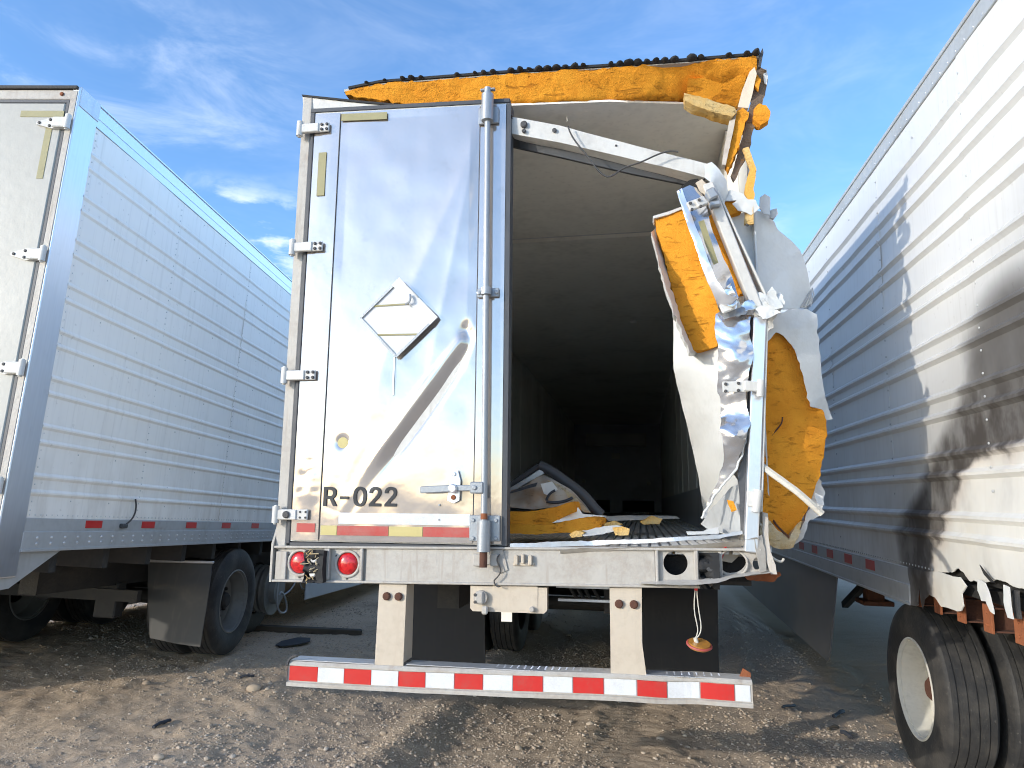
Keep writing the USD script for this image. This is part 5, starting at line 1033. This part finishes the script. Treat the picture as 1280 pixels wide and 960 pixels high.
# bent roof or door piece with dark seal, lying on the slabs
WP = thing('bent_panel', 'peaked bent panel with dark rubber edge leaning on the orange slabs', 'panel', FM, (0, 0, 0))
arc = [(634, 609), (650, 598), (674, 582), (690, 590), (710, 604), (730, 620), (742, 634), (752, 644)]
part(WP, 'rubber_edge', tube(spline([HY(a, b, .95) for a, b in arc[:3]], 16), .020, 8), M_seal, smooth=50); part(WP, 'rubber_edge', tube(spline([HY(a, b, .95) for a, b in arc[2:]], 30), .034, 8), M_seal, smooth=50)
part(WP, 'alloy_edge', sheet([(634, 612), (655, 600), (676, 586), (680, 592), (662, 602), (634, 618)], .93, .03, cell=6, amp=.004, freq=5), M_alu, smooth=40)
part(WP, 'torn_sheet', sheet([(634, 617), (660, 605), (678, 592), (692, 600), (712, 612), (728, 628), (738, 640), (716, 634), (700, 632), (670, 636), (634, 634)], [(634, 617, .95), (678, 592, .98), (738, 640, .95), (634, 634, .75), (690, 615, .85), (665, 620, .78)], .012, cell=5, amp=.016, freq=7, seed=111), M_brown, smooth=50)
part(WP, 'seal_scrap', sheet([(634, 616), (655, 608), (672, 603), (670, 608), (655, 612), (634, 618)], .74, .012, cell=5, amp=.004, freq=8), M_seal); part(WP, 'seal_scrap', tube(spline([HY(*q, .74) for q in ((683, 626), (686, 619), (694, 613))], 14), .009, 6), M_seal, smooth=True); part(WP, 'seal_scrap', tube(spline([HY(*q, .72) for q in ((683, 627), (698, 628), (716, 622))], 14), .010, 6), M_seal, smooth=True)
part(WP, 'pale_patch', sheet([(676, 605), (690, 602), (697, 612), (687, 620), (680, 617)], .78, .006, cell=4, amp=.006, freq=10, seed=120), M_liner, smooth=40)
part(WP, 'pale_stiffener', sheet([(684, 600), (700, 606), (718, 620), (732, 634), (738, 641), (730, 640), (714, 626), (698, 612)], .90, .02, cell=5, amp=.004, freq=8), M_foamt, smooth=40)
# lamp hanging from the sill by its wires
ML_ = thing('marker_lamp', 'round amber lamp dangling on thin wires below the sill', 'lamp', FM)
wl = [[(869, 733), (868, 750), (869, 770), (872, 785), (869, 798)], [(871, 733), (872, 750), (875, 772), (876, 788), (870, 798)]]
for w_ in wl: part(ML_, 'wire', tube(spline([H(a, b, .0) for a, b in w_], 30), .0028, 6), M_wire, smooth=True)
part(ML_, 'wire_clip', box(*(lambda c: (c[0] - .008, c[0] + .008, -.008, .008, c[2] - .012, c[2] + .012))(H(870, 735, 0)), .002), M_red)
c = H(874, 806, 0.0)
def disc(r, h, tilt=-.49):
    m = trimesh.creation.cylinder(r, h, sections=32); R_ = trimesh.transformations.rotation_matrix(tilt + .75, (1, 0, 0)) @ trimesh.transformations.rotation_matrix(.12, (0, 1, 0)); m.apply_transform(R_); m.apply_translation(c); return m
part(ML_, 'lens', disc(.052, .022), M_amber, smooth=40); 
a = np.linspace(0, 2 * math.pi, 33); rg = np.stack([.056 * np.cos(a), .056 * np.sin(a), a * 0], 1); rg = trimesh.transform_points(rg, trimesh.transformations.rotation_matrix(.26, (1, 0, 0)) @ trimesh.transformations.rotation_matrix(.12, (0, 1, 0))) + c
part(ML_, 'bezel', tube(rg, .006, 6), M_redf, smooth=True); part(ML_, 'cable_gland', cyl(H(869, 797, 0), H(871, 804, 0), .010, 10), M_wire, smooth=40)

# things lying on the ground
a, b = gpt(312, 788, .03), gpt(452, 793, .02)
solo('timber_plank', beam(a, b, .12, .06, bev=.006), M_wood, 'long dark timber plank lying on gravel past the left trailer wheel', 'plank', FW)
pl = [gpt(*q, .008) for q in ((344, 809), (352, 803), (372, 800), (388, 801), (387, 806), (372, 809), (352, 811))]
pm = poly_prism([(q[0], q[1]) for q in pl], .008, XY, (0, 0, float(np.mean([q[2] for q in pl]) + .012))); solo('rubber_scrap', pm, M_scrap, 'flat dark blue scrap lying in front of the timber plank', 'scrap', FW)
def bits(name, a, b, r, label, mat=M_scrap):
    P = [gpt(*a, r), (gpt(*a, r) + gpt(*b, r)) / 2 + [0, 0, r * .6], gpt(*b, r)]; m = tube(spline(P, 12), r, 7); m.vertices = wob(m.vertices, r * .8, 20, int(a[0])); solo(name, m, mat, label, 'debris', FW, smooth=40)
bits('debris_bit', (191, 911), (212, 903), .012, 'small dark splinter on the pale gravel at far left'); bits('debris_bit', (1042, 898), (1054, 892), .014, 'dark stick nearest the right trailer wheel'); bits('debris_bit', (1052, 917), (1064, 925), .016, 'dark lump of debris below the sticks near the right wheel')
bits('debris_bit', (978, 886), (994, 884), .012, 'dark twig lying right of the striped guard bar'); bits('debris_bit', (1036, 913), (1048, 911), .012, 'brown flat chip just left of the dark lump', M_wood); bits('debris_bit', (300, 848), (318, 846), .010, 'dark shred lying near the striped bar end on the left')
P = [gpt(1256, 962, .03), gpt(1268, 957, .06), gpt(1283, 952, .05)]
solo('orange_strap', tube(spline(P, 12), .012, 8), M_orange, 'orange strap end at the bottom right corner', 'strap', FW, smooth=True)
